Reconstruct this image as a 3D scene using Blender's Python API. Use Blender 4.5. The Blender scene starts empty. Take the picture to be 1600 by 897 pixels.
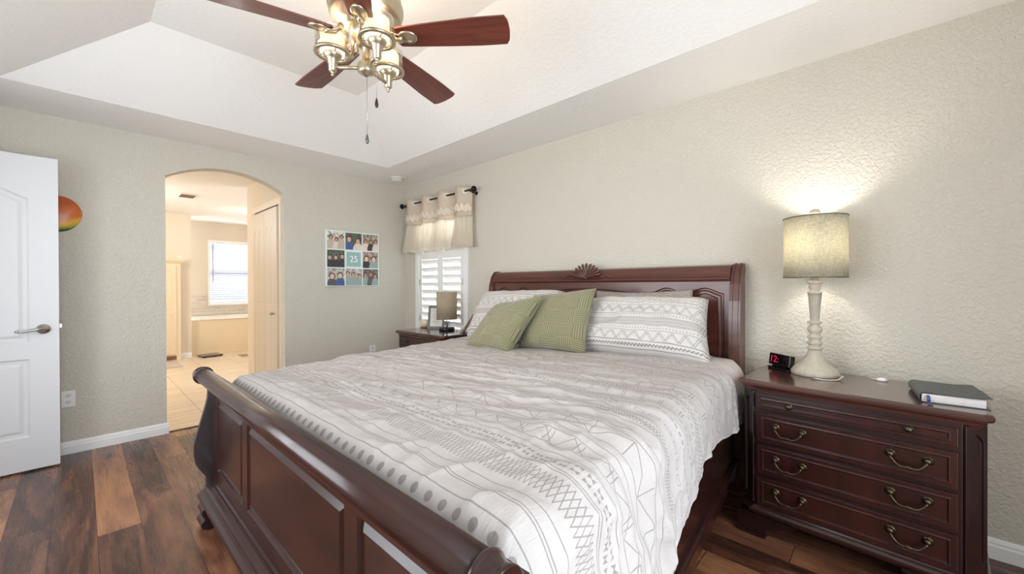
import bpy, bmesh, math, random
import numpy as np
from mathutils import Vector, Matrix
from math import sin, cos, pi, radians

random.seed(7)
SC = bpy.context.scene
COL = SC.collection

# ------------------------------------------------------------------ camera
F_PX = 627.8
YAW, PITCH, ROLL = 0.74927, -0.0045, -0.00356
CAM = Vector((4.3653, -2.7567, 1.2177))
_F = Vector((-sin(YAW) * cos(PITCH), cos(YAW) * cos(PITCH), sin(PITCH)))
_R = Vector((cos(YAW), sin(YAW), 0))
_U = _R.cross(_F)
_R2 = _R * cos(ROLL) + _U * sin(ROLL)
_U2 = -_R * sin(ROLL) + _U * cos(ROLL)
cd = bpy.data.cameras.new('camera')
cam = bpy.data.objects.new('camera', cd)
COL.objects.link(cam)
cam.matrix_world = Matrix(((_R2.x, _U2.x, -_F.x, CAM.x), (_R2.y, _U2.y, -_F.y, CAM.y), (_R2.z, _U2.z, -_F.z, CAM.z), (0, 0, 0, 1)))
cd.sensor_width = 36.0
cd.lens = 36.0 * F_PX / 1600.0
cd.clip_start = 0.02
SC.camera = cam

# ------------------------------------------------------------------ view / world
SC.view_settings.view_transform = 'Standard'
SC.view_settings.look = 'None'
SC.view_settings.exposure = 0.46
SC.view_settings.gamma = 1.0
SC.view_settings.use_curve_mapping = False
SC.cycles.use_denoising = True
SC.cycles.max_bounces = 10
SC.cycles.diffuse_bounces = 6
SC.cycles.glossy_bounces = 4
SC.cycles.transmission_bounces = 6
SC.cycles.caustics_reflective = False
SC.cycles.caustics_refractive = False
SC.cycles.sample_clamp_indirect = 6.0
w = bpy.data.worlds.new('daylight')
SC.world = w
w.use_nodes = True
w.node_tree.nodes['Background'].inputs[0].default_value = (0.86, 0.93, 1.0, 1)
w.node_tree.nodes['Background'].inputs[1].default_value = 2.6


def area(name, loc, direction, sx, sy, power, col):
    l = bpy.data.lights.new(name, 'AREA')
    l.shape = 'RECTANGLE'
    l.size, l.size_y = sx, sy
    l.energy = power
    l.color = col
    o = bpy.data.objects.new(name, l)
    COL.objects.link(o)
    o.location = loc
    o.rotation_euler = Vector(direction).to_track_quat('-Z', 'Z').to_euler()
    return o


area('daylight_right_window', (7.1, -2.3, 1.45), (-1, 0, -0.16), 3.0, 2.6, 106, (0.78, 0.89, 1.0))
area('front_fill_light', (2.0, -5.1, 1.6), (0, 1, -0.22), 3.4, 2.2, 72, (0.95, 0.98, 1.0))  # added fill behind an unseen front opening, evens out the room
area('daylight_shutter_window', (0.72, 0.42, 1.35), (0, -1, -0.1), 0.9, 1.4, 42, (0.92, 0.97, 1.0))
area('daylight_bathroom_window', (-5.45, -0.65, 1.5), (1, 0, -0.1), 0.9, 1.2, 12, (0.95, 0.98, 1.0))


def point(name, loc, power, col, r=0.04, parent=None):
    l = bpy.data.lights.new(name, 'POINT')
    l.energy = power
    l.color = col
    l.shadow_soft_size = r
    o = bpy.data.objects.new(name, l)
    COL.objects.link(o)
    o.location = loc
    if parent is not None:
        o.parent = parent
    return o


point('bathroom_fill_light', (-3.3, -0.9, 2.0), 4.5, (1.0, 0.95, 0.88), 0.2)  # added fill to lift the wall by the tub, no fixture there
point('bathroom_unseen_light', (-2.6, -2.9, 2.1), 46, (1.0, 0.97, 0.93), 0.25)  # unseen soft light inside the bathroom, without a fixture


# ------------------------------------------------------------------ materials
def srgb(r, g, b):
    f = lambda c: ((c / 255) / 12.92 if c / 255 <= 0.04045 else ((c / 255 + 0.055) / 1.055) ** 2.4)
    return (f(r), f(g), f(b), 1.0)


def mat(name, col=(0.8, 0.8, 0.8, 1), rough=0.5, metal=0.0, **kw):
    m = bpy.data.materials.new(name)
    m.use_nodes = True
    b = m.node_tree.nodes['Principled BSDF']
    b.inputs['Base Color'].default_value = col
    b.inputs['Roughness'].default_value = rough
    b.inputs['Metallic'].default_value = metal
    for k, v in kw.items():
        b.inputs[k].default_value = v
    return m


class NT:
    """small wrapper to write node maths as expressions"""
    def __init__(s, m):
        s.nt = m.node_tree
        s.b = s.nt.nodes['Principled BSDF']

    def n(s, t, **kw):
        nd = s.nt.nodes.new(t)
        for k, v in kw.items():
            setattr(nd, k, v)
        return nd

    def put(s, sock, v):
        if isinstance(v, X):
            s.nt.links.new(v.s, sock)
        elif v is not None:
            sock.default_value = v

    def m(s, op, a, b=None, c=None):
        nd = s.n('ShaderNodeMath', operation=op)
        for i, v in enumerate((a, b, c)):
            if v is not None:
                s.put(nd.inputs[i], v)
        return X(s, nd.outputs[0])

    def coord(s, kind='Object'):
        return X(s, s.n('ShaderNodeTexCoord').outputs[kind])

    def xyz(s, v):
        nd = s.n('ShaderNodeSeparateXYZ')
        s.put(nd.inputs[0], v)
        return [X(s, o) for o in nd.outputs]

    def vec(s, x, y, z=0.0):
        nd = s.n('ShaderNodeCombineXYZ')
        for i, v in enumerate((x, y, z)):
            s.put(nd.inputs[i], v)
        return X(s, nd.outputs[0])

    def noise(s, v, scale=5, detail=3, rough=0.5, dist=0.0, out=0):
        nd = s.n('ShaderNodeTexNoise')
        s.put(nd.inputs['Vector'], v)
        nd.inputs['Scale'].default_value = scale
        nd.inputs['Detail'].default_value = detail
        nd.inputs['Roughness'].default_value = rough
        nd.inputs['Distortion'].default_value = dist
        return X(s, nd.outputs[out])

    def mix(s, f, a, b):
        nd = s.n('ShaderNodeMix', data_type='RGBA')
        s.put(nd.inputs[0], f)
        s.put(nd.inputs[6], a)
        s.put(nd.inputs[7], b)
        return X(s, nd.outputs[2])

    def ramp(s, f, stops):
        nd = s.n('ShaderNodeValToRGB')
        s.put(nd.inputs[0], f)
        r = nd.color_ramp
        while len(r.elements) < len(stops):
            r.elements.new(0.5)
        for e, (p, c) in zip(r.elements, stops):
            e.position = p
            e.color = c
        return X(s, nd.outputs[0])

    def bump(s, h, strength=0.3, dist=0.01):
        nd = s.n('ShaderNodeBump')
        s.put(nd.inputs['Height'], h)
        nd.inputs['Strength'].default_value = strength
        nd.inputs['Distance'].default_value = dist
        s.nt.links.new(nd.outputs[0], s.b.inputs['Normal'])

    def base(s, v):
        s.put(s.b.inputs['Base Color'], v)

    def floor_(s, a):
        return s.m('FLOOR', a)


class X:
    def __init__(s, t, sock):
        s.t, s.s = t, sock

    def __add__(s, o): return s.t.m('ADD', s, o)
    def __radd__(s, o): return s.t.m('ADD', s, o)
    def __sub__(s, o): return s.t.m('SUBTRACT', s, o)
    def __rsub__(s, o): return s.t.m('SUBTRACT', o, s)
    def __mul__(s, o): return s.t.m('MULTIPLY', s, o)
    def __rmul__(s, o): return s.t.m('MULTIPLY', s, o)
    def __truediv__(s, o): return s.t.m('DIVIDE', s, o)
    def __lt__(s, o): return s.t.m('LESS_THAN', s, o)
    def __gt__(s, o): return s.t.m('GREATER_THAN', s, o)
    def abs(s): return s.t.m('ABSOLUTE', s)
    def max(s, o): return s.t.m('MAXIMUM', s, o)
    def pp(s, p): return s.t.m('PINGPONG', s, p)


def wall_mat(name, col, bump=0.35, scale=55, dist=0.006):
    m = mat(name, col, 0.75)
    t = NT(m)
    c = t.coord()
    n = t.noise(c, scale, 3, 0.55, 0.6)
    r = t.ramp(n, [(0.42, (0, 0, 0, 1)), (0.6, (1, 1, 1, 1))])
    t.bump(r, bump, dist)
    return m


def wood_mat(name, c1, c2, rough=0.28, axis='x', scale=1.0, coat=0.3, bump=0.0):
    m = mat(name, c1, rough)
    t = NT(m)
    x, y, z = t.xyz(t.coord())
    k = {'x': (1.2, 14, 14), 'y': (14, 1.2, 14), 'z': (14, 14, 1.2)}[axis]
    v = t.vec(x * (k[0] * scale), y * (k[1] * scale), z * (k[2] * scale))
    n = t.noise(v, 1.6, 5, 0.6, 0.7)
    n2 = t.noise(v, 9, 2, 0.5)
    t.base(t.ramp(n * 0.92 + n2 * 0.08, [(0.32, c1), (0.7, c2)]))
    t.b.inputs['Coat Weight'].default_value = coat
    t.b.inputs['Coat Roughness'].default_value = 0.16
    return m


M = {}
M['wall'] = wall_mat('greige_wall_paint', srgb(208, 202, 189), 0.5)
M['ceil'] = wall_mat('white_ceiling_paint', srgb(242, 240, 237), 0.18, 45)
M['bath_wall'] = wall_mat('warm_beige_wall_paint', srgb(222, 210, 192), 0.15)
M['trim'] = mat('white_trim_paint', srgb(238, 238, 236), 0.35)
M['door'] = mat('white_door_paint', srgb(218, 218, 219), 0.42)
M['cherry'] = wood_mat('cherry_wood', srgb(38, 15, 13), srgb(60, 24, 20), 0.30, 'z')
M['cherry_x'] = wood_mat('cherry_wood_lengthwise', srgb(37, 17, 14), srgb(58, 28, 23), 0.27, 'x')
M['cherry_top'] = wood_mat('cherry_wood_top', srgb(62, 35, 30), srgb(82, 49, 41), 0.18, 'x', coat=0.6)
M['cherry_dark'] = wood_mat('dark_cherry_wood', srgb(28, 12, 12), srgb(44, 19, 18), 0.32, 'x')
M['headwood'] = wood_mat('headboard_wood', srgb(70, 34, 26), srgb(98, 52, 40), 0.34, 'x')
M['nickel'] = mat('brushed_nickel', srgb(196, 184, 160), 0.34, 1.0)
M['satin'] = mat('satin_nickel', srgb(190, 184, 176), 0.3, 1.0)
M['bronze'] = mat('antique_bronze', srgb(92, 80, 64), 0.38, 1.0)
M['black_metal'] = mat('black_metal', srgb(36, 32, 30), 0.35, 0.8)
M['black'] = mat('black_plastic', srgb(16, 15, 16), 0.25)
M['white_plastic'] = mat('white_plastic', srgb(235, 234, 230), 0.35)
M['dark_slot'] = mat('dark_slot', srgb(40, 38, 36), 0.6)


def floor_wood():
    m = mat('acacia_plank_floor', (0.2, 0.1, 0.06, 1), 0.3)
    t = NT(m)
    x, y, z = t.xyz(t.coord())
    PW, PL = 0.158, 1.22
    row = t.floor_(y / PW + 0.13)
    fy = (y / PW + 0.13) - row
    off = t.m('FRACT', row * 0.381 + 0.2)
    xs = x / PL + off
    colm = t.floor_(xs)
    fx = xs - colm
    idn = t.n('ShaderNodeTexWhiteNoise', noise_dimensions='2D')
    t.put(idn.inputs['Vector'], t.vec(row, colm))
    idv = X(t, idn.outputs['Value'])
    v = t.vec(x * 1.0 + idv * 31.0, y * 5.5 + idv * 17.0, idv * 9.0)
    n = t.noise(v, 1.5, 6, 0.58, 1.5)
    n2 = t.noise(t.vec(x * 2.0 + idv * 5.0, y * 60.0, 0.0), 1.5, 3, 0.6, 0.3)
    f = n * 0.95 + idv * 0.34 + n2 * 0.16 - 0.22
    c = t.ramp(f, [(0.25, srgb(62, 38, 29)), (0.42, srgb(98, 62, 46)), (0.56, srgb(132, 88, 64)), (0.74, srgb(170, 118, 82))])
    gap = ((fy < 0.012).max(fx < 0.0025))
    t.base(t.mix(gap, c, srgb(34, 20, 15)))
    t.put(t.b.inputs['Roughness'], n2 * 0.15 + 0.2)
    t.bump((1.0 - gap) + n2 * 0.12, 0.25, 0.003)
    return m


def tile_mat():
    m = mat('travertine_tile_floor', srgb(225, 205, 178), 0.28)
    t = NT(m)
    x, y, z = t.xyz(t.coord())
    gx = (x + 0.02).pp(0.225)
    gy = (y + 0.16).pp(0.225)
    g = (gx < 0.003).max(gy < 0.003)
    n = t.noise(t.vec(x * 9.0, y * 1.2), 2.2, 4, 0.6, 0.4)
    c = t.ramp(n, [(0.3, srgb(208, 186, 158)), (0.7, srgb(236, 220, 196))])
    t.base(t.mix(g, c, srgb(140, 120, 100)))
    return m


M['floor'] = floor_wood()
M['tile'] = tile_mat()


# ------------------------------------------------------------------ mesh helpers
def tag(o, label=None, cat=None, group=None, kind=None):
    if label: o['label'] = label
    if cat: o['category'] = cat
    if group: o['group'] = group
    if kind: o['kind'] = kind
    return o


def thing(name, label, cat, loc=(0, 0, 0), rz=0.0, group=None):
    o = bpy.data.objects.new(name, None)
    COL.objects.link(o)
    o.location = loc
    o.rotation_euler = (0, 0, rz)
    o.empty_display_size = 0.05
    return tag(o, label, cat, group)


class MB:
    def __init__(s):
        s.v, s.f, s.mi, s.sm = [], [], [], []
        s.T = Matrix.Identity(4)
        s.cur = 0
        s.smooth = False

    def add(s, vs, fs, smooth=None):
        o = len(s.v)
        s.v += [tuple(s.T @ Vector(p)) for p in vs]
        s.f += [tuple(i + o for i in f) for f in fs]
        s.mi += [s.cur] * len(fs)
        s.sm += [s.smooth if smooth is None else smooth] * len(fs)
        return s

    def box(s, x0, x1, y0, y1, z0, z1):
        vs = [(x, y, z) for z in (z0, z1) for y in (y0, y1) for x in (x0, x1)]
        return s.add(vs, [(0, 2, 3, 1), (4, 5, 7, 6), (0, 1, 5, 4), (2, 6, 7, 3), (0, 4, 6, 2), (1, 3, 7, 5)], False)

    def prism(s, prof, a, b, axis='x', smooth=False):
        """extrude 2D profile along axis from a to b; profile in the other two axes (cyclic order)"""
        n = len(prof)
        def P(p, t):
            return {'x': (t, p[0], p[1]), 'y': (p[0], t, p[1]), 'z': (p[0], p[1], t)}[axis]
        vs = [P(p, a) for p in prof] + [P(p, b) for p in prof]
        s.add(vs, [(i, (i + 1) % n, (i + 1) % n + n, i + n) for i in range(n)], smooth)
        s.add([P(p, a) for p in prof], [tuple(range(n - 1, -1, -1))], False)
        s.add([P(p, b) for p in prof], [tuple(range(n))], False)
        return s

    def lathe(s, prof, c=(0, 0, 0), n=32, smooth=True, axis='z', flute=None):
        """prof: list of (r, h)"""
        vs, fs = [], []
        for k, (r, h) in enumerate(prof):
            for i in range(n):
                a = 2 * pi * i / n
                rr = r
                if flute and flute[0] <= k <= flute[1] and i % 2:
                    rr = r * flute[2]
                p = (rr * cos(a), rr * sin(a), h)
                if axis == 'x': p = (p[2], p[0], p[1])
                if axis == 'y': p = (p[0], p[2], p[1])
                vs.append((c[0] + p[0], c[1] + p[1], c[2] + p[2]))
        for k in range(len(prof) - 1):
            for i in range(n):
                j = (i + 1) % n
                fs.append((k * n + i, k * n + j, (k + 1) * n + j, (k + 1) * n + i))
        if prof[0][0] > 1e-6: fs.append(tuple(range(n - 1, -1, -1)))
        m = (len(prof) - 1) * n
        if prof[-1][0] > 1e-6: fs.append(tuple(range(m, m + n)))
        return s.add(vs, fs, smooth)

    def tube(s, pts, r, n=8, smooth=True, close=False):
        pts = [Vector(p) for p in pts]
        rs = r if isinstance(r, (list, tuple)) else [r] * len(pts)
        vs, fs = [], []
        up = Vector((0, 0, 1))
        prev = None
        for i, p in enumerate(pts):
            if close:
                d = pts[(i + 1) % len(pts)] - pts[i - 1]
            else:
                d = pts[min(i + 1, len(pts) - 1)] - pts[max(i - 1, 0)]
            d.normalize()
            if prev is None:
                a = d.cross(up)
                if a.length < 1e-3: a = d.cross(Vector((1, 0, 0)))
            else:
                a = prev - d * prev.dot(d)
            a.normalize()
            prev = a
            b = d.cross(a)
            for k in range(n):
                t = 2 * pi * k / n
                vs.append(p + (a * cos(t) + b * sin(t)) * rs[i])
        L = len(pts)
        for i in range(L if close else L - 1):
            for k in range(n):
                i2 = (i + 1) % L
                fs.append((i * n + k, i * n + (k + 1) % n, i2 * n + (k + 1) % n, i2 * n + k))
        if not close:
            fs.append(tuple(range(n - 1, -1, -1)))
            fs.append(tuple(range((L - 1) * n, L * n)))
        return s.add(vs, fs, smooth)

    def ell(s, c, r, n=16, m=10):
        prof = []
        vs, fs = [], []
        for j in range(m + 1):
            ph = -pi / 2 + pi * j / m
            for i in range(n):
                a = 2 * pi * i / n
                vs.append((c[0] + r[0] * cos(ph) * cos(a), c[1] + r[1] * cos(ph) * sin(a), c[2] + r[2] * sin(ph)))
        for j in range(m):
            for i in range(n):
                k = (i + 1) % n
                fs.append((j * n + i, j * n + k, (j + 1) * n + k, (j + 1) * n + i))
        return s.add(vs, fs, True)

    def board(s, outer, holes, steps, T, thick, back=True):
        """board in local (a,b,depth): face at depth 0 towards +depth, moulded panels in the holes.
        T maps (a,b,d) to 3D."""
        bm = bmesh.new()
        def loop(pts, d):
            vs = [bm.verts.new((p[0], p[1], d)) for p in pts]
            return vs, [bm.edges.new((vs[i], vs[(i + 1) % len(vs)])) for i in range(len(vs))]
        vo, eo = loop(outer, 0)
        es = list(eo)
        hl = []
        for h in holes:
            vh, eh = loop(h, 0)
            hl.append((h, vh))
            es += eh
        if holes:
            bmesh.ops.triangle_fill(bm, use_beauty=True, use_dissolve=True, edges=es)
        else:
            bm.faces.new(vo)
        for h, vh in hl:
            prev = vh
            for (ins, dep) in steps[1:]:
                q = inset(h, ins)
                nv = [bm.verts.new((p[0], p[1], dep)) for p in q]
                for i in range(len(nv)):
                    j = (i + 1) % len(nv)
                    bm.faces.new((prev[i], prev[j], nv[j], nv[i]))
                prev = nv
            ed = [bm.edges.get((prev[i], prev[(i + 1) % len(prev)])) for i in range(len(prev))]
            bmesh.ops.triangle_fill(bm, use_beauty=True, use_dissolve=True, edges=ed)
        vb = [bm.verts.new((p[0], p[1], -thick)) for p in outer]
        for i in range(len(vo)):
            j = (i + 1) % len(vo)
            bm.faces.new((vo[j], vo[i], vb[i], vb[j]))
        if back:
            bm.faces.new(vb[::-1])
        bmesh.ops.recalc_face_normals(bm, faces=bm.faces)
        bm.verts.index_update()
        s.add([T(*v.co) for v in bm.verts], [[v.index for v in f.verts] for f in bm.faces], False)
        bm.free()
        return s

    def build(s, name, m, parent=None, off=(0, 0, 0), bevel=0, seg=2, subsurf=0, recalc=True):
        me = bpy.data.meshes.new(name)
        me.from_pydata([(v[0] - off[0], v[1] - off[1], v[2] - off[2]) for v in s.v], [], s.f)
        for mm in (m if isinstance(m, (list, tuple)) else [m]):
            me.materials.append(mm)
        me.polygons.foreach_set('material_index', s.mi)
        me.polygons.foreach_set('use_smooth', s.sm)
        if recalc:
            bm = bmesh.new()
            bm.from_mesh(me)
            bmesh.ops.recalc_face_normals(bm, faces=bm.faces)
            bm.to_mesh(me)
            bm.free()
        o = bpy.data.objects.new(name, me)
        COL.objects.link(o)
        if parent is not None:
            o.parent = parent
        if bevel:
            b = o.modifiers.new('bevel', 'BEVEL')
            b.width = bevel
            b.segments = seg
            b.limit_method = 'ANGLE'
            b.angle_limit = radians(40)
            b.harden_normals = False
        if subsurf:
            b = o.modifiers.new('sub', 'SUBSURF')
            b.levels = b.render_levels = subsurf
        return o


def inset(pts, d):
    n = len(pts)
    A = sum(pts[i][0] * pts[(i + 1) % n][1] - pts[(i + 1) % n][0] * pts[i][1] for i in range(n))
    sg = 1 if A > 0 else -1
    out = []
    for i in range(n):
        p0, p1, p2 = pts[i - 1], pts[i], pts[(i + 1) % n]
        def nrm(a, b):
            dx, dy = b[0] - a[0], b[1] - a[1]
            l = math.hypot(dx, dy) or 1
            return (-dy / l * sg, dx / l * sg)
        n1, n2 = nrm(p0, p1), nrm(p1, p2)
        bx, by = n1[0] + n2[0], n1[1] + n2[1]
        l2 = bx * bx + by * by
        k = 2 * d / max(l2, 0.5)
        out.append((p1[0] + bx * k, p1[1] + by * k))
    return out


def rect(a0, a1, b0, b1):
    return [(a0, b0), (a1, b0), (a1, b1), (a0, b1)]


def struct(o):
    o['kind'] = 'structure'
    return o


def outlinef(a0, a1, b0, btop, n=14):
    """rectangle whose top edge follows btop(t), t 0..1 from a0 to a1 (counter-clockwise)"""
    pts = [(a0, b0), (a1, b0)]
    for i in range(n + 1):
        t = 1 - i / n
        pts.append((a0 + (a1 - a0) * t, btop(t)))
    return pts


def fin(o, label, cat, group=None):
    return tag(o, label, cat, group)

# ================================================================== ROOM SHELL
RX, RY, RH = 5.6, -3.66, 2.44
AY0, AY1, AZ, AR = -2.272, -1.374, 2.133, 0.137     # arched opening
WT = 0.12


def left_wall():
    mb = MB()
    n = 24
    ys = [AY0 + (AY1 - AY0) * i / n for i in range(n + 1)]
    c = (AY0 + AY1) / 2
    hw = (AY1 - AY0) / 2
    Rr = (hw * hw + AR * AR) / (2 * AR)
    zs = [AZ + AR - Rr + math.sqrt(Rr * Rr - (y - c) ** 2) for y in ys]
    out = [(RY, 0), (AY0, 0)] + list(zip(ys, zs)) + [(AY1, 0), (0, 0), (0, 3.0), (RY, 3.0)]
    for x, k in ((0, 1), (-WT, -1)):
        mb.add([(x, p[0], p[1]) for p in [(RY, 0), (AY0, 0), (AY0, AZ), (AY0, 3), (RY, 3)]], [(0, 1, 2, 3, 4)])
        mb.add([(x, p[0], p[1]) for p in [(AY1, 0), (0, 0), (0, 3), (AY1, 3), (AY1, AZ)]], [(0, 1, 2, 3, 4)])
        for i in range(n):
            mb.add([(x, ys[i], zs[i]), (x, ys[i + 1], zs[i + 1]), (x, ys[i + 1], 3), (x, ys[i], 3)], [(0, 1, 2, 3)])
    e = [(AY0, 0)] + list(zip(ys, zs)) + [(AY1, 0)]
    for i in range(len(e) - 1):
        mb.add([(0, *e[i]), (0, *e[i + 1]), (-WT, *e[i + 1]), (-WT, *e[i])], [(0, 1, 2, 3)])
    for (y) in (RY, 0):
        mb.add([(0, y, 0), (0, y, 3), (-WT, y, 3), (-WT, y, 0)], [(0, 1, 2, 3)])
    mb.add([(0, RY, 3), (0, 0, 3), (-WT, 0, 3), (-WT, RY, 3)], [(0, 1, 2, 3)])
    bmo = mb.build('wall_left', M['wall'], recalc=True)
    struct(bmo)


left_wall()


def holed_wall(name, axis, pos, a0, a1, z1, hole, thick, m):
    """wall with one rectangular opening; axis 'y' -> plane y=pos, 'x' -> plane x=pos"""
    mb = MB()
    h0, h1, hz0, hz1 = hole
    def bx(p, q, r, t):
        lo, hi = sorted((pos, pos + thick))
        if axis == 'y': mb.box(p, q, lo, hi, r, t)
        else: mb.box(lo, hi, p, q, r, t)
    bx(a0, h0, 0, z1); bx(h1, a1, 0, z1)
    if hz0 > 0: bx(h0, h1, 0, hz0)
    bx(h0, h1, hz1, z1)
    return struct(mb.build(name, m))


WX0, WX1, WZ0, WZ1 = 0.30, 1.13, 0.55, 2.10
holed_wall('wall_back', 'y', 0, -WT, RX + WT, 3.0, (WX0, WX1, WZ0, WZ1), 0.14, M['wall'])
holed_wall('wall_right', 'x', RX, RY, 0, 3.0, (-3.40, -1.35, 0.05, 2.25), 0.14, M['wall'])
holed_wall('wall_front', 'y', RY - 0.14, 0, RX + WT, 3.0, (1.0, 3.6, 0.6, 2.1), 0.14, M['wall'])  # opening added to let the front fill light in

mb = MB(); mb.box(-0.02, RX, RY, 0, -0.1, 0)
struct(mb.build('floor', M['floor']))
mb = MB(); mb.box(-5.3, -0.02, RY, 0.4, -0.1, 0.0)
struct(mb.build('floor', M['tile']))
mb = MB(); mb.box(-0.035, -0.005, AY0, AY1, 0, 0.006)
struct(mb.build('trim_4', mat('dark_threshold', srgb(60, 42, 34), 0.4), bevel=0.002))


def ceiling():
    mb = MB()
    A = [(0, 0), (RX, 0), (RX, RY), (0, RY)]
    B = [(0.585, -0.577), (RX - 0.585, -0.577), (RX - 0.585, -3.075), (0.585, -3.075)]
    Cc = [(1.235, -1.215), (RX - 1.235, -1.215), (RX - 1.235, -2.47), (1.235, -2.47)]
    vs = [(p[0], p[1], RH) for p in A] + [(p[0], p[1], RH) for p in B] + [(p[0], p[1], 2.757) for p in Cc]
    fs = [(i, (i + 1) % 4, 4 + (i + 1) % 4, 4 + i) for i in range(4)] + [(4 + i, 4 + (i + 1) % 4, 8 + (i + 1) % 4, 8 + i) for i in range(4)] + [(8, 9, 10, 11)]
    mb.add(vs, fs)
    mb.add([(p[0], p[1], 3.0) for p in A], [(0, 1, 2, 3)])
    struct(mb.build('ceiling', M['ceil'], recalc=False))


ceiling()

BBP = [(0, 0), (-0.016, 0), (-0.016, 0.055), (-0.011, 0.063), (-0.011, 0.072), (-0.005, 0.085), (0, 0.088)]
mb = MB(); mb.prism([(-p[0], p[1]) for p in BBP], RY, AY0 + 0.012, 'y'); struct(mb.build('baseboard_left', M['trim']))
mb = MB(); mb.prism([(-p[0], p[1]) for p in BBP], AY1 - 0.012, -0.001, 'y'); struct(mb.build('baseboard_left', M['trim']))
mb = MB(); mb.prism(BBP, 0.017, RX, 'x'); struct(mb.build('baseboard_back', M['trim']))
mb = MB(); mb.prism([(p[0] + RX, p[1]) for p in BBP], -1.35, -0.017, 'y'); struct(mb.build('baseboard_right', M['trim']))

# unseen window frames: right-hand slider, and one added around the front fill light
mb = MB()
for (a, b) in ((-3.40, -3.33), (-2.41, -2.34), (-1.42, -1.35)):
    mb.box(RX + 0.03, RX + 0.09, a, b, 0.05, 2.25)
mb.box(RX + 0.03, RX + 0.09, -3.40, -1.35, 0.05, 0.12); mb.box(RX + 0.03, RX + 0.09, -3.40, -1.35, 2.18, 2.25)
struct(mb.build('window_3', M['trim']))
mb = MB()
for (a, b) in ((1.0, 1.06), (2.27, 2.33), (3.54, 3.6)):
    mb.box(a, b, RY - 0.1, RY - 0.04, 0.6, 2.1)
mb.box(1.0, 3.6, RY - 0.1, RY - 0.04, 0.6, 0.66); mb.box(1.0, 3.6, RY - 0.1, RY - 0.04, 2.04, 2.1)
struct(mb.build('added_front_window', M['trim']))

# ------------------------------------------------------------------ entry door leaf, folded open along the left wall
def door_leaf():
    x0, x1 = 0.205, 0.24
    T = lambda a, b, d: (x1 + d, a, b)
    ya, yb = -3.65, -2.855
    top = lambda t: 1.80 + 0.105 * sin(pi * t) ** 1.3
    up = outlinef(-3.52, -2.985, 0.853, top, 18)
    lo = rect(-3.52, -2.985, 0.229, 0.743)
    mb = MB()
    mb.board(rect(ya, yb, 0.012, 2.083), [up, lo], [(0, 0), (0.010, -0.008), (0.028, -0.009), (0.046, -0.003)], T, 0.035)
    o = struct(mb.build('door_1', M['door']))
    h = MB()
    h.lathe([(0.0, 0.0), (0.033, 0.0), (0.033, 0.006), (0.026, 0.012), (0.014, 0.016), (0.012, 0.045), (0, 0.05)], (x1, -2.925, 0.936), 24, axis='x')
    P = [(x1 + 0.045, -2.925, 0.936), (x1 + 0.05, -2.95, 0.938), (x1 + 0.05, -2.985, 0.930), (x1 + 0.048, -3.015, 0.925), (x1 + 0.047, -3.035, 0.930)]
    h.tube(P, [0.011, 0.010, 0.008, 0.007, 0.008], 10)
    h.ell((x1 + 0.047, -3.035, 0.928), (0.009, 0.010, 0.009))
    h.build('door_handle', M['satin'], o)
    l = MB()
    l.box(x0 + 0.006, x1 - 0.006, yb, yb + 0.002, 0.90, 1.0)
    l.box(x0 + 0.01, x1 - 0.012, yb, yb + 0.012, 0.938, 0.966)
    l.build('latch', M['satin'], o, bevel=0.001)


door_leaf()

# ------------------------------------------------------------------ BATHROOM seen through the arch
BX1, BX2, TX = -4.35, -5.1, -4.5
mb = MB(); mb.box(-1.39, -WT, -1.35, -1.23, 0, RH)
struct(mb.build('wall_right', M['bath_wall']))
mb = MB(); mb.box(BX1 - 0.12, BX1, RY, -1.46, 0, RH)
struct(mb.build('wall_left', M['bath_wall']))
holed_wall('wall_left', 'x', BX2 - 0.12, -1.6, 0.4, RH, (-1.07, -0.2, 0.85, 2.09), 0.12, M['bath_wall'])
mb = MB(); mb.box(-5.1, -WT, RY - 0.1, RY, 0, RH); struct(mb.build('wall_front', M['bath_wall']))
mb = MB(); mb.box(-5.1, -1.39, 0.3, 0.4, 0, RH); struct(mb.build('wall_back', M['bath_wall']))
mb = MB(); mb.box(-5.2, -WT, RY, 0.4, RH, RH + 0.05); struct(mb.build('ceiling', M['ceil']))
mb = MB(); mb.prism([(-p[0] + BX1, p[1]) for p in BBP], -1.60, -1.46, 'y'); struct(mb.build('baseboard_left', M['trim']))


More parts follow.
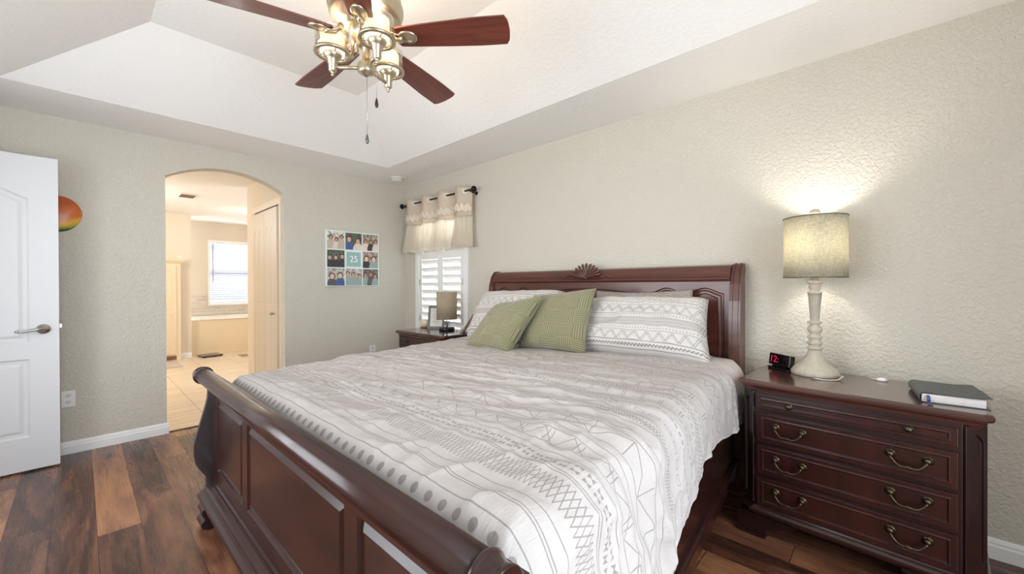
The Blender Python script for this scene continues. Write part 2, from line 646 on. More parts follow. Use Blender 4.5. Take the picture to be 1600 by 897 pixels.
# bifold closet door in the passage wall
def closet():
    mb = MB()
    y = -1.352
    for (a, b, c, d) in ((-1.10, -1.02, 0, 2.06), (-0.195, -0.13, 0, 2.06), (-1.10, -0.13, 2.06, 2.13)):
        mb.box(a, b, y - 0.018, y, c, d)
    struct(mb.build('trim_1', mat('cream_casing_paint', srgb(224, 210, 188), 0.4), bevel=0.003))
    g = MB(); g.box(-1.02, -0.195, y - 0.004, y - 0.001, 0.0, 2.06)  # dark sheet behind the leaves stands in for shade in the door gaps
    struct(g.build('closet_gap_shade', M['dark_slot']))
    cm = mat('cream_door_paint', srgb(208, 196, 178), 0.4)
    dr = MB()
    T = lambda a, b, d: (a, y - 0.034 - d, b)
    def leaf(a0, a1):
        wdt = (a1 - a0)
        holes = []
        for (p, q) in ((a0 + 0.05, a0 + wdt / 2 - 0.015), (a0 + wdt / 2 + 0.015, a1 - 0.05)):
            holes.append(outlinef(p, q, 1.02, lambda t: 1.78 + 0.07 * sin(pi * t), 12))
            holes.append(rect(p, q, 0.16, 0.92))
        dr.board(rect(a0, a1, 0.012, 2.035), holes, [(0, 0), (0.005, -0.0025), (0.011, -0.0025), (0.020, -0.0003)], T, 0.03)
    leaf(-1.015, -0.612); leaf(-0.606, -0.20)
    o = struct(dr.build('door_2', cm))
    k = MB(); k.lathe([(0, 0), (0.008, 0), (0.008, 0.015), (0.018, 0.022), (0.016, 0.034), (0, 0.038)], (0, 0, 0), 16, axis='y')
    k.v = [(v[0] - 0.30, y - 0.036 - v[1], v[2] + 0.93) for v in k.v]
    k.build('door_knob', M['satin'], o)


closet()


def bath():
    # tub surround
    t = thing('bathtub', 'built-in bathtub with cream tiled front panel and white rim below the bathroom window', 'bathtub', (TX, -0.6, 0))
    a = MB(); a.box(TX - 0.02, TX, -1.46, 0.29, 0, 0.62)
    a.build('front_panel', mat('cream_tub_tile', srgb(226, 206, 172), 0.35), t, off=(TX, -0.6, 0))
    a = MB()
    yy0, yy1, xx0, xx1 = -1.46, 0.29, -5.09, TX + 0.02
    # rim with oval basin
    n = 32
    oc = ((xx0 + xx1) / 2, (yy0 + yy1) / 2)
    outer, mid = [], []
    for i in range(n):
        an = 2 * pi * i / n
        c, s_ = cos(an), sin(an)
        k = 1 / max(abs(c) / ((xx1 - xx0) / 2), abs(s_) / ((yy1 - yy0) / 2))
        outer.append((oc[0] + c * k, oc[1] + s_ * k))
        mid.append((oc[0] + c * 0.23, oc[1] + s_ * 0.72))
    lv = [(outer, 0.62), (outer, 0.665), (mid, 0.665), ([(oc[0] + (p[0] - oc[0]) * 0.9, oc[1] + (p[1] - oc[1]) * 0.93) for p in mid], 0.45), ([(oc[0] + (p[0] - oc[0]) * 0.75, oc[1] + (p[1] - oc[1]) * 0.8) for p in mid], 0.25)]
    vs = [(p[0], p[1], z) for l, z in lv for p in l]
    fs = [(k * n + i, k * n + (i + 1) % n, (k + 1) * n + (i + 1) % n, (k + 1) * n + i) for k in range(4) for i in range(n)] + [tuple(range(4 * n, 5 * n))]
    a.add(vs, fs)
    a.build('rim', mat('white_acrylic', srgb(244, 240, 232), 0.2), t, off=(TX, -0.6, 0))
    # stone mosaic band on wall
    m = mat('stone_mosaic', srgb(200, 185, 170), 0.5)
    q = NT(m)
    x, y, z = q.xyz(q.coord())
    br = q.n('ShaderNodeTexBrick')
    q.put(br.inputs['Vector'], q.vec(y, z))
    br.inputs['Scale'].default_value = 1.0
    br.inputs['Brick Width'].default_value = 0.16
    br.inputs['Row Height'].default_value = 0.055
    br.inputs['Mortar Size'].default_value = 0.004
    br.inputs['Color1'].default_value = srgb(216, 204, 188)
    br.inputs['Color2'].default_value = srgb(198, 186, 174)
    br.inputs['Mortar'].default_value = srgb(226, 216, 200)
    q.base(X(q, br.outputs[0]))
    a = MB(); a.box(BX2, BX2 + 0.012, -1.6, -1.12, 0.67, 1.06); a.box(BX2, BX2 + 0.012, -1.12, 0.29, 0.67, 0.83)
    struct(a.build('trim_3', m))
    # window with closed blind
    a = MB()
    for (p, q2, r, s_) in ((-1.095, -1.06, 0.89, 2.07), (-0.21, -0.175, 0.89, 2.07), (-1.095, -0.175, 2.07, 2.105), (-1.095, -0.175, 0.845, 0.89)):
        a.box(BX2 + 0.0005, BX2 + 0.02, p, q2, r, s_)
    a.box(BX2 - 0.09, BX2 - 0.05, -1.07, -0.2, 1.44, 1.50)
    struct(a.build('window_2', M['trim'], bevel=0.003))
    bm_ = mat('white_blind_slats', srgb(225, 230, 238), 0.5)
    b = bm_.node_tree.nodes['Principled BSDF']
    b.inputs['Transmission Weight'].default_value = 0.0
    nt = bm_.node_tree
    tr = nt.nodes.new('ShaderNodeBsdfTranslucent'); tr.inputs[0].default_value = (0.31, 0.33, 0.36, 1)
    mx = nt.nodes.new('ShaderNodeMixShader'); mx.inputs[0].default_value = 0.6
    nt.links.new(b.outputs[0], mx.inputs[1]); nt.links.new(tr.outputs[0], mx.inputs[2])
    nt.links.new(mx.outputs[0], nt.nodes['Material Output'].inputs[0])
    r = thing('window_blind', 'white horizontal slat blind lowered over the bathroom window above the tub', 'blind', (BX2 + 0.0, -0.63, 0.9))
    a = MB()
    z = 0.93
    while z < 2.02:
        a.add([(BX2 - 0.018, -1.055, z), (BX2 - 0.018, -0.215, z), (BX2 + 0.006, -0.215, z + 0.048), (BX2 + 0.006, -1.055, z + 0.048)], [(0, 1, 2, 3)])
        z += 0.042
    a.build('slats', bm_, r, off=(BX2, -0.63, 0.9))
    a = MB(); a.box(BX2 - 0.02, BX2 + 0.015, -1.057, -0.213, 0.895, 0.925); a.build('bottom_rail', M['trim'], r, off=(BX2, -0.63, 0.9), bevel=0.002)
    a = MB(); a.box(BX2 - 0.02, BX2 + 0.02, -1.057, -0.213, 2.035, 2.068); a.build('head_rail', M['trim'], r, off=(BX2, -0.63, 0.9), bevel=0.002)
    a = MB(); a.tube([(BX2 + 0.03, -1.02, 2.04), (BX2 + 0.03, -1.02, 1.30)], 0.006, 6); a.build('wand', mat('grey_wand', srgb(150, 152, 156), 0.4), r, off=(BX2, -0.63, 0.9))
    # linen cabinet
    cm = mat('cream_cabinet_paint', srgb(222, 204, 174), 0.42)
    c0 = (BX1 + 0.09, -2.0, 0)
    CB = BX1 + 0.004
    r = thing('linen_cabinet', 'tall cream linen cabinet with panelled doors seen through the arch beside the tub', 'cabinet', c0)
    a = MB(); a.box(CB, BX1 + 0.16, -2.5, -1.62, 0.0, 1.60)
    a.build('body', cm, r, off=c0, bevel=0.003)
    a = MB(); a.prism([(CB, 1.60), (BX1 + 0.17, 1.60), (BX1 + 0.185, 1.63), (BX1 + 0.20, 1.635), (BX1 + 0.20, 1.655), (CB, 1.655)], -2.53, -1.595, 'y')
    a.build('crown', cm, r, off=c0)
    for (p, q2) in ((-2.44, -2.065), (-2.055, -1.68)):
        a = MB()
        T = lambda aa, bb, d: (BX1 + 0.178 + d, aa, bb)
        a.board(rect(p, q2, 0.10, 1.55), [rect(p + 0.06, q2 - 0.06, 0.17, 0.76), rect(p + 0.06, q2 - 0.06, 0.84, 1.48)], [(0, 0), (0.004, -0.008), (0.012, -0.008)], T, 0.018)
        d = a.build('door', cm, r, off=c0)
        k = MB(); k.lathe([(0, 0), (0.006, 0), (0.012, 0.02), (0, 0.026)], (BX1 + 0.1785, (q2 - 0.03) if p < -2.2 else (p + 0.03), 0.85), 12, axis='x')
        k.build('knob', M['satin'], d, off=c0)
    a = MB(); a.box(BX1 + 0.155, BX1 + 0.162, -2.4, -1.68, 0.01, 0.075); a.build('toe_grille', mat('brown_vent', srgb(120, 84, 52), 0.5), r, off=c0)
    # starfish on the crown
    a = MB()
    cx_, cy_, cz_ = BX1 + 0.16, -1.63, 1.695
    vs = [(cx_ + 0.016, cy_, cz_), (cx_ - 0.012, cy_, cz_)]
    for i in range(10):
        rr = 0.055 if i % 2 == 0 else 0.024
        an = pi / 2 + 2 * pi * i / 10
        vs.append((cx_, cy_ + rr * cos(an) * 0.95, cz_ + rr * sin(an) * 0.95))
    fs = [(0, 2 + i, 2 + (i + 1) % 10) for i in range(10)] + [(1, 2 + (i + 1) % 10, 2 + i) for i in range(10)]
    a.add(vs, fs, False)
    zmin = min(v[2] for v in a.v)
    a.v = [(v[0], v[1], v[2] + 1.6555 - zmin) for v in a.v]
    fin(a.build('starfish', mat('chalk_white', srgb(238, 226, 206), 0.7), bevel=0.003), 'small chalk-white starfish standing on top right end of the linen cabinet', 'ornament')
    # scale
    t = thing('bathroom_scale', 'flat dark glass bathroom scale on the tiles in front of the tub', 'scale', (-4.26, -1.22, 0), radians(8))
    a = MB(); a.box(-0.15, 0.15, -0.15, 0.15, 0.018, 0.03); a.build('platform', mat('dark_glass', srgb(58, 50, 46), 0.12), t, bevel=0.004)
    for sx in (-1, 1):
        for sy in (-1, 1):
            a = MB(); a.lathe([(0.018, 0), (0.018, 0.018)], (sx * 0.12, sy * 0.12, 0), 12)
            a.build('foot', M['black'], t)
    a = MB(); a.box(-0.04, 0.04, 0.09, 0.125, 0.03, 0.032); a.build('display', mat('scale_display', srgb(150, 150, 140), 0.2), t)
    # mat
    mm = mat('grey_bath_mat', srgb(196, 184, 170), 0.95)
    q = NT(mm); x, y, z = q.xyz(q.coord()); q.bump(q.noise(q.vec(x * 60.0, y * 60.0), 2, 2), 0.8, 0.01)
    a = MB(); a.box(-3.95, -3.42, -2.35, -1.70, 0.0, 0.014)
    fin(a.build('bath_mat', mm, bevel=0.006), 'grey woven bath mat on the tiles in front of the linen cabinet', 'mat')
    a = MB(); 
    a.box(-4.02, -3.74, -0.87, -0.73, 0.0, 0.004)
    for i in range(11): a.box(-4.01 + i * 0.025, -4.0 + i * 0.025, -0.86, -0.74, 0.004, 0.007)
    fin(a.build('floor_register', mat('tan_register', srgb(170, 150, 124), 0.4)), 'small tan floor register in the bathroom tiles beyond the scale', 'vent')
    a = MB()
    a.box(-2.62, -2.36, -1.86, -1.68, RH - 0.012, RH - 0.0005)
    o = a.build('ceiling_vent', mat('cream_vent', srgb(236, 224, 206), 0.5), bevel=0.003)
    fin(o, 'small cream louvred air vent in the bathroom ceiling', 'vent')
    a = MB()
    for i in range(8): a.box(-2.60 + i * 0.028, -2.59 + i * 0.028, -1.845, -1.695, RH - 0.018, RH - 0.012)
    a.build('louvres', mat('vent_slots', srgb(128, 110, 96), 0.6), o)


bath()

# ------------------------------------------------------------------ BACK WALL WINDOW with plantation shutters
def window1():
    mb = MB()
    # casing on the wall
    for (a, b, c, d) in ((WX0 - 0.06, WX0, WZ0 - 0.06, WZ1 + 0.06), (WX1, WX1 + 0.06, WZ0 - 0.06, WZ1 + 0.06), (WX0, WX1, WZ1, WZ1 + 0.06), (WX0, WX1, WZ0 - 0.06, WZ0)):
        mb.box(a, b, -0.022, 0.0, c, d)
    for (a, b, c, d) in ((WX0, WX0 + 0.015, WZ0, WZ1), (WX1 - 0.015, WX1, WZ0, WZ1), (WX0, WX1, WZ1 - 0.015, WZ1), (WX0, WX1, WZ0, WZ0 + 0.015)):
        mb.box(a, b, -0.02, 0.14, c, d)
    o = struct(mb.build('window_1', M['trim'], bevel=0.003))
    mb = MB()
    for (a, b, c, d) in ((WX0, WX0 + 0.05, WZ0, WZ1), (WX1 - 0.05, WX1, WZ0, WZ1), (WX0, WX1, WZ1 - 0.05, WZ1), (WX0, WX1, WZ0, WZ0 + 0.05), (WX0, WX1, 1.32, 1.37)):
        mb.box(a, b, 0.10, 0.13, c, d)
    mb.build('window_frame', M['trim'], o)
    g = mat('window_glass', (1, 1, 1, 1), 0.0)
    nt = g.node_tree
    tr = nt.nodes.new('ShaderNodeBsdfTransparent')
    mx = nt.nodes.new('ShaderNodeMixShader'); mx.inputs[0].default_value = 0.06
    gl = nt.nodes.new('ShaderNodeBsdfGlossy'); gl.inputs['Roughness'].default_value = 0.02
    nt.links.new(tr.outputs[0], mx.inputs[1]); nt.links.new(gl.outputs[0], mx.inputs[2]); nt.links.new(mx.outputs[0], nt.nodes['Material Output'].inputs[0])
    mb = MB(); mb.box(WX0 + 0.05, WX1 - 0.05, 0.113, 0.117, WZ0 + 0.05, WZ1 - 0.05)
    mb.build('window_pane', g, o)
    # two shutter panels
    mid = (WX0 + WX1) / 2
    for k, (a, b) in enumerate(((WX0 + 0.017, mid - 0.002), (mid + 0.002, WX1 - 0.017))):
        side = ('left', 'right')[k]
        r = thing('plantation_shutter', 'white plantation shutter panel of the corner window, %s' % ('nearer the room corner' if k == 0 else 'nearer the bed, behind the short lamp'), 'shutter', (a, 0.0, WZ0), group=None)
        off = (a, 0.0, WZ0)
        m_ = MB()
        z0, z1 = WZ0 + 0.018, WZ1 - 0.018
        m_.box(a, a + 0.048, -0.012, 0.016, z0, z1); m_.box(b - 0.048, b, -0.012, 0.016, z0, z1)
        m_.box(a + 0.048, b - 0.048, -0.012, 0.016, z0, z0 + 0.09)
        m_.box(a + 0.048, b - 0.048, -0.012, 0.016, z1 - 0.09, z1)
        m_.box(a + 0.048, b - 0.048, -0.012, 0.016, 1.515, 1.60)
        m_.build('frame', M['trim'], r, off=off, bevel=0.002)
        m_ = MB()
        for (p, q) in ((z0 + 0.09, 1.515), (1.60, z1 - 0.09)):
            nl = int(round((q - p) / 0.084))
            st = (q - p) / nl
            for i in range(nl):
                zc = p + (i + 0.5) * st
                ang = radians(70)
                prof = []
                for j in range(12):
                    t = 2 * pi * j / 12
                    u_, v_ = 0.043 * cos(t), 0.0055 * sin(t)
                    prof.append((0.002 + u_ * cos(ang) - v_ * sin(ang), zc - (u_ * sin(ang) + v_ * cos(ang))))
                m_.prism(prof, a + 0.05, b - 0.05, 'x', True)
        m_.build('louvres', M['trim'], r, off=off)
        hx = a - 0.001 if k == 0 else b - 0.011
        for hz in (0.80, 1.22, 1.95):
            m_ = MB(); m_.box(hx, hx + 0.012, -0.018, -0.012, hz, hz + 0.07)
            m_.build('hinge', M['satin'], r, off=off)


window1()


def valance():
    ROD_Y, ROD_Z = -0.09, 2.175
    t = thing('curtain_rod', 'dark bronze curtain rod with round finials above the corner window', 'curtain rod', (0.70, ROD_Y, ROD_Z))
    off = (0.70, ROD_Y, ROD_Z)
    a = MB(); a.tube([(0.10, ROD_Y, ROD_Z), (1.34, ROD_Y, ROD_Z)], 0.0085, 12); a.build('pole', M['black_metal'], t, off=off)
    for x in (0.085, 1.36):
        a = MB(); s_ = -1 if x < 0.5 else 1
        a.lathe([(0.0085, -0.02), (0.014, -0.018), (0.010, -0.012), (0.026, 0.0), (0.032, 0.014), (0.026, 0.028), (0.010, 0.036), (0, 0.038)], (0, 0, 0), 16, axis='x')
        a.v = [(x + s_ * v[0], ROD_Y + v[1], ROD_Z + v[2]) for v in a.v]
        a.build('finial', M['black_metal'], t, off=off)
    for x in (0.13, 1.315):
        a = MB(); a.tube([(x, -0.001, ROD_Z - 0.02), (x, -0.05, ROD_Z - 0.02), (x, ROD_Y, ROD_Z - 0.010)], 0.006, 8); a.lathe([(0.02, 0), (0.018, 0.006), (0, 0.006)], (0, 0, 0), 14, axis='y')
        n0 = len(a.v) - 14 * 3
        a.v = a.v[:n0] + [(x + v[0], -0.001 - v[1], ROD_Z - 0.02 + v[2]) for v in a.v[n0:]]
        a.build('bracket', M['black_metal'], t, off=off)
    # fabric
    cloth = mat('beige_valance_cloth', srgb(228, 214, 194), 0.9)
    q = NT(cloth)
    sep = q.xyz(q.coord('UV'))
    sheer = mat('sheer_valance_net', srgb(246, 240, 230), 0.9)
    for m_, tf in ((cloth, 0.35), (sheer, 0.7)):
        nt = m_.node_tree
        b = nt.nodes['Principled BSDF']
        tr = nt.nodes.new('ShaderNodeBsdfTranslucent'); tr.inputs[0].default_value = b.inputs['Base Color'].default_value
        mx = nt.nodes.new('ShaderNodeMixShader'); mx.inputs[0].default_value = tf
        nt.links.new(b.outputs[0], mx.inputs[1]); nt.links.new(tr.outputs[0], mx.inputs[2])
        nt.links.new(mx.outputs[0], nt.nodes['Material Output'].inputs[0])
    x0, x1 = 0.115, 1.315
    P = (x1 - x0) / 4.0
    def yw(x, amp): return ROD_Y - 0.004 + amp * cos(2 * pi * (x - x0 - P / 2) / P + pi)
    r = thing('valance_curtain', 'short beige grommet valance with ruffle band and sheer gathered skirt at the corner window', 'curtain', (0.7, ROD_Y, 1.62))
    off = (0.7, ROD_Y, 1.62)
    def sheet(z0, z1, nx, nz, fn, name, m_, smooth=True):
        a = MB(); vs, fs = [], []
        for j in range(nz + 1):
            for i in range(nx + 1):
                u = i / nx; v = j / nz
                vs.append(fn(u, v, x0 + (x1 - x0) * u, z0 + (z1 - z0) * v))
        for j in range(nz):
            for i in range(nx):
                k = j * (nx + 1) + i
                fs.append((k, k + 1, k + nx + 2, k + nx + 1))
        a.add(vs, fs, smooth)
        o = a.build(name, m_, r, off=off)
        sd = o.modifiers.new('s', 'SOLIDIFY'); sd.thickness = 0.0015
        return o
    sheet(1.925, 2.222, 120, 8, lambda u, v, x, z: (x, yw(x, 0.034), z + 0.012 * v * cos(2 * pi * (x - x0 - P / 2) / P)), 'header', cloth)
    def skirt(u, v, x, z):
        k = 1 - v
        pl = 0.018 * sin(u * 2 * pi * 34 + 2 * sin(u * 9)) * (0.3 + 0.9 * k) + 0.006 * sin(u * 2 * pi * 57 + 1.0) * k
        return (0.7 + (x - 0.7) * (1 + 0.045 * k) + 0.004 * sin(u * 60), yw(x, 0.034 * (1 - 0.3 * k)) - 0.03 * k + pl, z + 0.008 * sin(u * 2 * pi * 8) * k)
    sheet(1.605, 1.925, 420, 10, skirt, 'sheer_skirt', sheer)
    # ruffle
    def ruf(u, v, x, z):
        return (x + 0.006 * sin(u * 2 * pi * 24 + v * 7), yw(x, 0.034) - 0.008 - 0.012 * sin(pi * v) * (0.6 + 0.5 * sin(u * 2 * pi * 30 + v * 9)), z + 0.012 * sin(u * 2 * pi * 22))
    sheet(1.965, 2.045, 360, 8, ruf, 'ruffle_band', mat('cream_ruffle', srgb(222, 208, 190), 0.9))
    for i in range(8):
        xg = x0 + P * (0.25 + 0.5 * i)
        if xg > x1: break
        s_ = 1 if i % 2 == 0 else -1
        g = MB()
        pts = [(0.021 * cos(2 * pi * j / 20), 0, 0.021 * sin(2 * pi * j / 20)) for j in range(20)]
        g.tube(pts, 0.005, 8, close=True)
        Rm = Matrix.Rotation(radians(-34) * s_, 4, 'Z')
        g.v = [tuple(Rm @ Vector(v) + Vector((xg, ROD_Y - 0.004, ROD_Z - 0.004))) for v in g.v]
        g.build('grommet', mat('white_grommet', srgb(240, 240, 240), 0.2, 0.3) if i == 0 else bpy.data.materials['white_grommet'], r, off=off)


valance()

# ================================================================== BED
HX0, HX1 = 1.615, 3.745          # headboard outer edges
FX0, FX1 = 1.800, 3.955          # footboard outer edges
def bed_shift(y):                # the bed stands slightly askew in the room
    return 0.190 * min(max(-y / 2.25, -0.05), 1.02)
BO = (2.76, -1.1, 0.0)


def vnoise(x, y, seed=0):
    xi, yi = np.floor(x).astype(int), np.floor(y).astype(int)
    fx, fy = x - xi, y - yi
    fx = fx * fx * fx * (fx * (fx * 6 - 15) + 10); fy = fy * fy * fy * (fy * (fy * 6 - 15) + 10)
    def h(a, b):
        n = (a * 374761393 + b * 668265263 + seed * 974634777) & 0x7fffffff
        n = ((n ^ (n >> 13)) * 1274126177) & 0x7fffffff
        return ((n ^ (n >> 16)) & 0xffff) / 65535.0
    return (h(xi, yi) * (1 - fx) + h(xi + 1, yi) * fx) * (1 - fy) + (h(xi, yi + 1) * (1 - fx) + h(xi + 1, yi + 1) * fx) * fy


def fbm(x, y, seed=0, o=3):
    r = 0; a = 1; t = 0
    for k in range(o):
        r = r + a * vnoise(x * 2 ** k + 13.7 * k, y * 2 ** k - 7.1 * k, seed + k); t += a; a *= 0.5
    return r / t


def ridge(x, y, seed=0, o=2):
    return 1 - np.abs(2 * fbm(x, y, seed, o) - 1)


bed = thing('sleigh_bed', 'large dark cherry sleigh bed with scrolled footboard and carved shell headboard', 'bed', BO)


def headboard():
    mb = MB()
    yb = -0.03
    prof_post = [(yb, 0.0), (-0.145, 0.0), (-0.145, 0.85), (-0.142, 1.0), (-0.134, 1.12), (-0.118, 1.22), (-0.092, 1.295), (-0.062, 1.335), (-0.035, 1.345), (-0.018, 1.335), (-0.016, 1.30), (yb, 1.26)]
    H = None
    # board with three moulded panels
    T = lambda a, b, d: (a, -0.108 - d, b)
    s2 = lambda a, b: (lambda t: 1.150 + 0.042 * (math.exp(-((t - 0.24) / 0.17) ** 2) + math.exp(-((t - 0.76) / 0.17) ** 2)) + 0.006)
    pl = outlinef(1.70, 2.155, 0.42, s2(0, 1), 24)
    pr = outlinef(3.19, 3.65, 0.42, s2(0, 1), 24)
    pc = outlinef(2.235, 3.115, 0.42, lambda t: 1.150 + 0.040 * (1 - (2 * t - 1) ** 2) , 24)
    mb.board(rect(HX0 + 0.06, HX1 - 0.06, 0.30, 1.26), [pl, pc, pr], [(0, 0), (0.006, -0.010), (0.014, -0.010), (0.022, -0.002), (0.034, -0.001), (0.040, -0.006)], T, 0.05)
    # ledge bead + crest rail leaning back
    mb.prism([(-0.105, 1.235), (-0.124, 1.240), (-0.130, 1.250), (-0.124, 1.260), (-0.114, 1.266), (-0.118, 1.285), (-0.108, 1.312), (-0.088, 1.330), (-0.062, 1.338), (-0.045, 1.335), (-0.045, 1.235)], HX0 + 0.06, HX1 - 0.06, 'x', False)
    o = mb.build('headboard', M['headwood'], bed, off=BO, bevel=0.002)
    for (a, b) in ((HX0, HX0 + 0.062), (HX1 - 0.062, HX1)):
        p = MB()
        p.prism(prof_post, a, b, 'x')
        pin = [(q[0] - 0.004 if q[0] < -0.05 else q[0], q[1]) for q in prof_post]
        p.prism([(y_ - 0.005 if y_ < -0.033 else y_, z_ + (0.004 if z_ > 1.3 else 0)) for y_, z_ in prof_post], a + 0.012, a + 0.020, 'x')
        p.prism([(y_ - 0.005 if y_ < -0.033 else y_, z_ + (0.004 if z_ > 1.3 else 0)) for y_, z_ in prof_post], b - 0.020, b - 0.012, 'x')
        p.build('post', M['headwood'], bed, off=BO, bevel=0.003)
    # shell crest
    c = MB()
    cx, cz = 2.69, 1.268
    N = 11
    for i in range(N):
        t = -1 + 2 * i / (N - 1)
        an = t * radians(76)
        L = 0.108 - 0.006 * abs(t)
        pts, rs = [], []
        for k in range(9):
            u = k / 8
            pts.append((cx + sin(an) * L * u * 1.32, -0.128 - 0.014 * sin(pi * min(1, u * 0.8)) + 0.022 * u * cos(an), cz + cos(an) * L * u + 0.006))
            rs.append(0.003 + 0.0095 * u if k < 8 else 0.006)
        c.tube(pts, rs, 8)
    c.ell((cx, -0.130, cz + 0.002), (0.014, 0.010, 0.010))
    c.build('shell_carving', M['headwood'], o, off=BO)
    for s_ in (-1, 1):
        c = MB()
        for (a0, z0, a1, z1, cv, r) in ((0.06, 1.280, 0.17, 1.296, 0.022, 0.0075), (0.11, 1.286, 0.235, 1.288, 0.016, 0.0062), (0.08, 1.276, 0.15, 1.274, -0.004, 0.0045), (0.15, 1.290, 0.20, 1.304, 0.014, 0.004), (0.05, 1.292, 0.12, 1.312, 0.014, 0.0045)):
            pts = []
            for k in range(10):
                u = k / 9
                pts.append((cx + s_ * (a0 + (a1 - a0) * u), -0.119 + (0.006 if z0 + (z1 - z0) * u > 1.295 else 0), z0 + (z1 - z0) * u + cv * sin(2 * pi * u) * 0.6))
            c.tube(pts, [r * (0.3 + 0.9 * sin(pi * (0.12 + 0.8 * k / 9))) for k in range(10)], 6)
        c.build('leaf_scroll', M['headwood'], o, off=BO)


headboard()


def footboard():
    yc, zc, rr = -2.334, 0.767, 0.036
    yp = -2.290
    mb = MB()
    T = lambda a, b, d: (a, yp - d, b)
    st = [(0, 0), (0.006, -0.012), (0.014, -0.012), (0.030, 0.000), (0.034, -0.003)]
    mb.board(rect(FX0 + 0.022, FX1 - 0.022, 0.20, 0.740), [rect(1.895, 2.355, 0.285, 0.645), rect(2.428, 3.327, 0.285, 0.645), rect(3.400, 3.860, 0.285, 0.645)], st, T, 0.040)
    # cove under the roll
    mb.prism([(yp - 0.001, 0.665), (yp - 0.008, 0.685), (yp - 0.022, 0.718), (yp - 0.032, 0.745), (yp + 0.030, 0.745), (yp + 0.035, 0.665)], FX0 + 0.022, FX1 - 0.022, 'x')
    fb = mb.build('footboard', M['cherry_x'], bed, off=BO, bevel=0.0015)
    # roll
    r = MB()
    n = 40
    r.lathe([(rr, FX0 + 0.03), (rr, FX1 - 0.03)], (0, yc, zc), n, axis='x')
    r.build('top_roll', M['cherry_x'], bed, off=BO)
    for s_, x in ((-1, FX0), (1, FX1)):
        e = MB()
        pr = [(rr + 0.001, -0.046), (rr + 0.006, -0.044), (rr + 0.008, -0.039), (rr + 0.005, -0.034), (rr + 0.001, -0.031), (rr - 0.001, -0.006), (rr + 0.002, -0.002), (rr + 0.002, 0.004), (rr - 0.003, 0.006), (rr - 0.006, 0.003), (0, 0.003)]
        e.lathe([(a, 0.0 + b) for a, b in pr], (0, 0, 0), n, axis='x')
        e.v = [(x + s_ * v[0], yc + v[1], zc + v[2]) for v in e.v]
        e.build('end_cap', M['cherry_x'], bed, off=BO)
    front = [(-2.312, 0.740), (-2.314, 0.70), (-2.316, 0.646), (-2.330, 0.583), (-2.350, 0.506), (-2.366, 0.445), (-2.371, 0.395), (-2.369, 0.345), (-2.358, 0.305), (-2.338, 0.268), (-2.326, 0.250), (-2.323, 0.232), (-2.323, 0.19)]
    # smooth the S with a finer Catmull-Rom
    def cr(P, k=4):
        out = []
        for i in range(len(P) - 1):
            p0, p1, p2, p3 = P[max(i - 1, 0)], P[i], P[i + 1], P[min(i + 2, len(P) - 1)]
            for j in range(k):
                t = j / k
                out.append(tuple(0.5 * ((2 * p1[q]) + (-p0[q] + p2[q]) * t + (2 * p0[q] - 5 * p1[q] + 4 * p2[q] - p3[q]) * t * t + (-p0[q] + 3 * p1[q] - 3 * p2[q] + p3[q]) * t ** 3) for q in (0, 1)))
        return out + [P[-1]]
    fr = cr(front)
    for (a, b) in ((FX0 + 0.002, FX0 + 0.030), (FX1 - 0.030, FX1 - 0.002)):
        p = MB()
        p.prism(fr + [(-2.255, 0.19), (-2.255, 0.740)], a, b, 'x')
        p.build('post', M['cherry_dark'], bed, off=BO, bevel=0.003)
    # base moulding
    b = MB()
    b.prism([(-2.245, 0.215), (-2.290, 0.215), (-2.296, 0.206), (-2.303, 0.206), (-2.305, 0.196), (-2.320, 0.190), (-2.327, 0.182), (-2.327, 0.172), (-2.338, 0.168), (-2.352, 0.158), (-2.356, 0.146), (-2.352, 0.134), (-2.336, 0.126), (-2.336, 0.105), (-2.245, 0.105)], FX0 - 0.012, FX1 + 0.012, 'x')
    b.build('base_rail', M['cherry_x'], bed, off=BO, bevel=0.001)
    fp = cr([(-2.338, 0.112), (-2.350, 0.100), (-2.352, 0.084), (-2.343, 0.066), (-2.341, 0.052), (-2.352, 0.042), (-2.356, 0.028), (-2.350, 0.014), (-2.335, 0.004), (-2.318, 0.0)], 3)
    for (a, c) in ((FX0 - 0.016, FX0 + 0.09), (FX1 - 0.09, FX1 + 0.016)):
        p = MB()
        p.prism(fp + [(-2.27, 0.0), (-2.262, 0.05), (-2.25, 0.112)], a, c, 'x')
        p.build('foot', M['cherry_dark'], bed, off=BO, bevel=0.003)


footboard()


def rails():
    for s_ in (-1, 1):
        mb = MB()
        prof = [(-0.05, 0.42), (-0.022, 0.42), (-0.020, 0.205), (-0.010, 0.205), (-0.008, 0.198), (0.0, 0.196), (0.003, 0.188), (0.003, 0.172), (-0.003, 0.166), (-0.003, 0.12), (-0.05, 0.12)]
        for (ya, yb) in ((-0.146, -2.244),):
            xa = (3.772 if s_ > 0 else 1.588) - 0.0
            xb = 3.772 + 0.155 - 0.004 if s_ > 0 else 1.588 + 0.155
            xa, xb = (3.735, 3.925) if s_ > 0 else (1.632, 1.822)
            n = len(prof)
            vs = [(xa + s_ * p[0], ya, p[1]) for p in prof] + [(xb + s_ * p[0], yb, p[1]) for p in prof]
            mb.add(vs, [(i, (i + 1) % n, (i + 1) % n + n, i + n) for i in range(n)] + [tuple(range(n)), tuple(range(2 * n - 1, n - 1, -1))], False)
        mb.build('side_rail', M['cherry_x'], bed, off=BO, bevel=0.001)


rails()

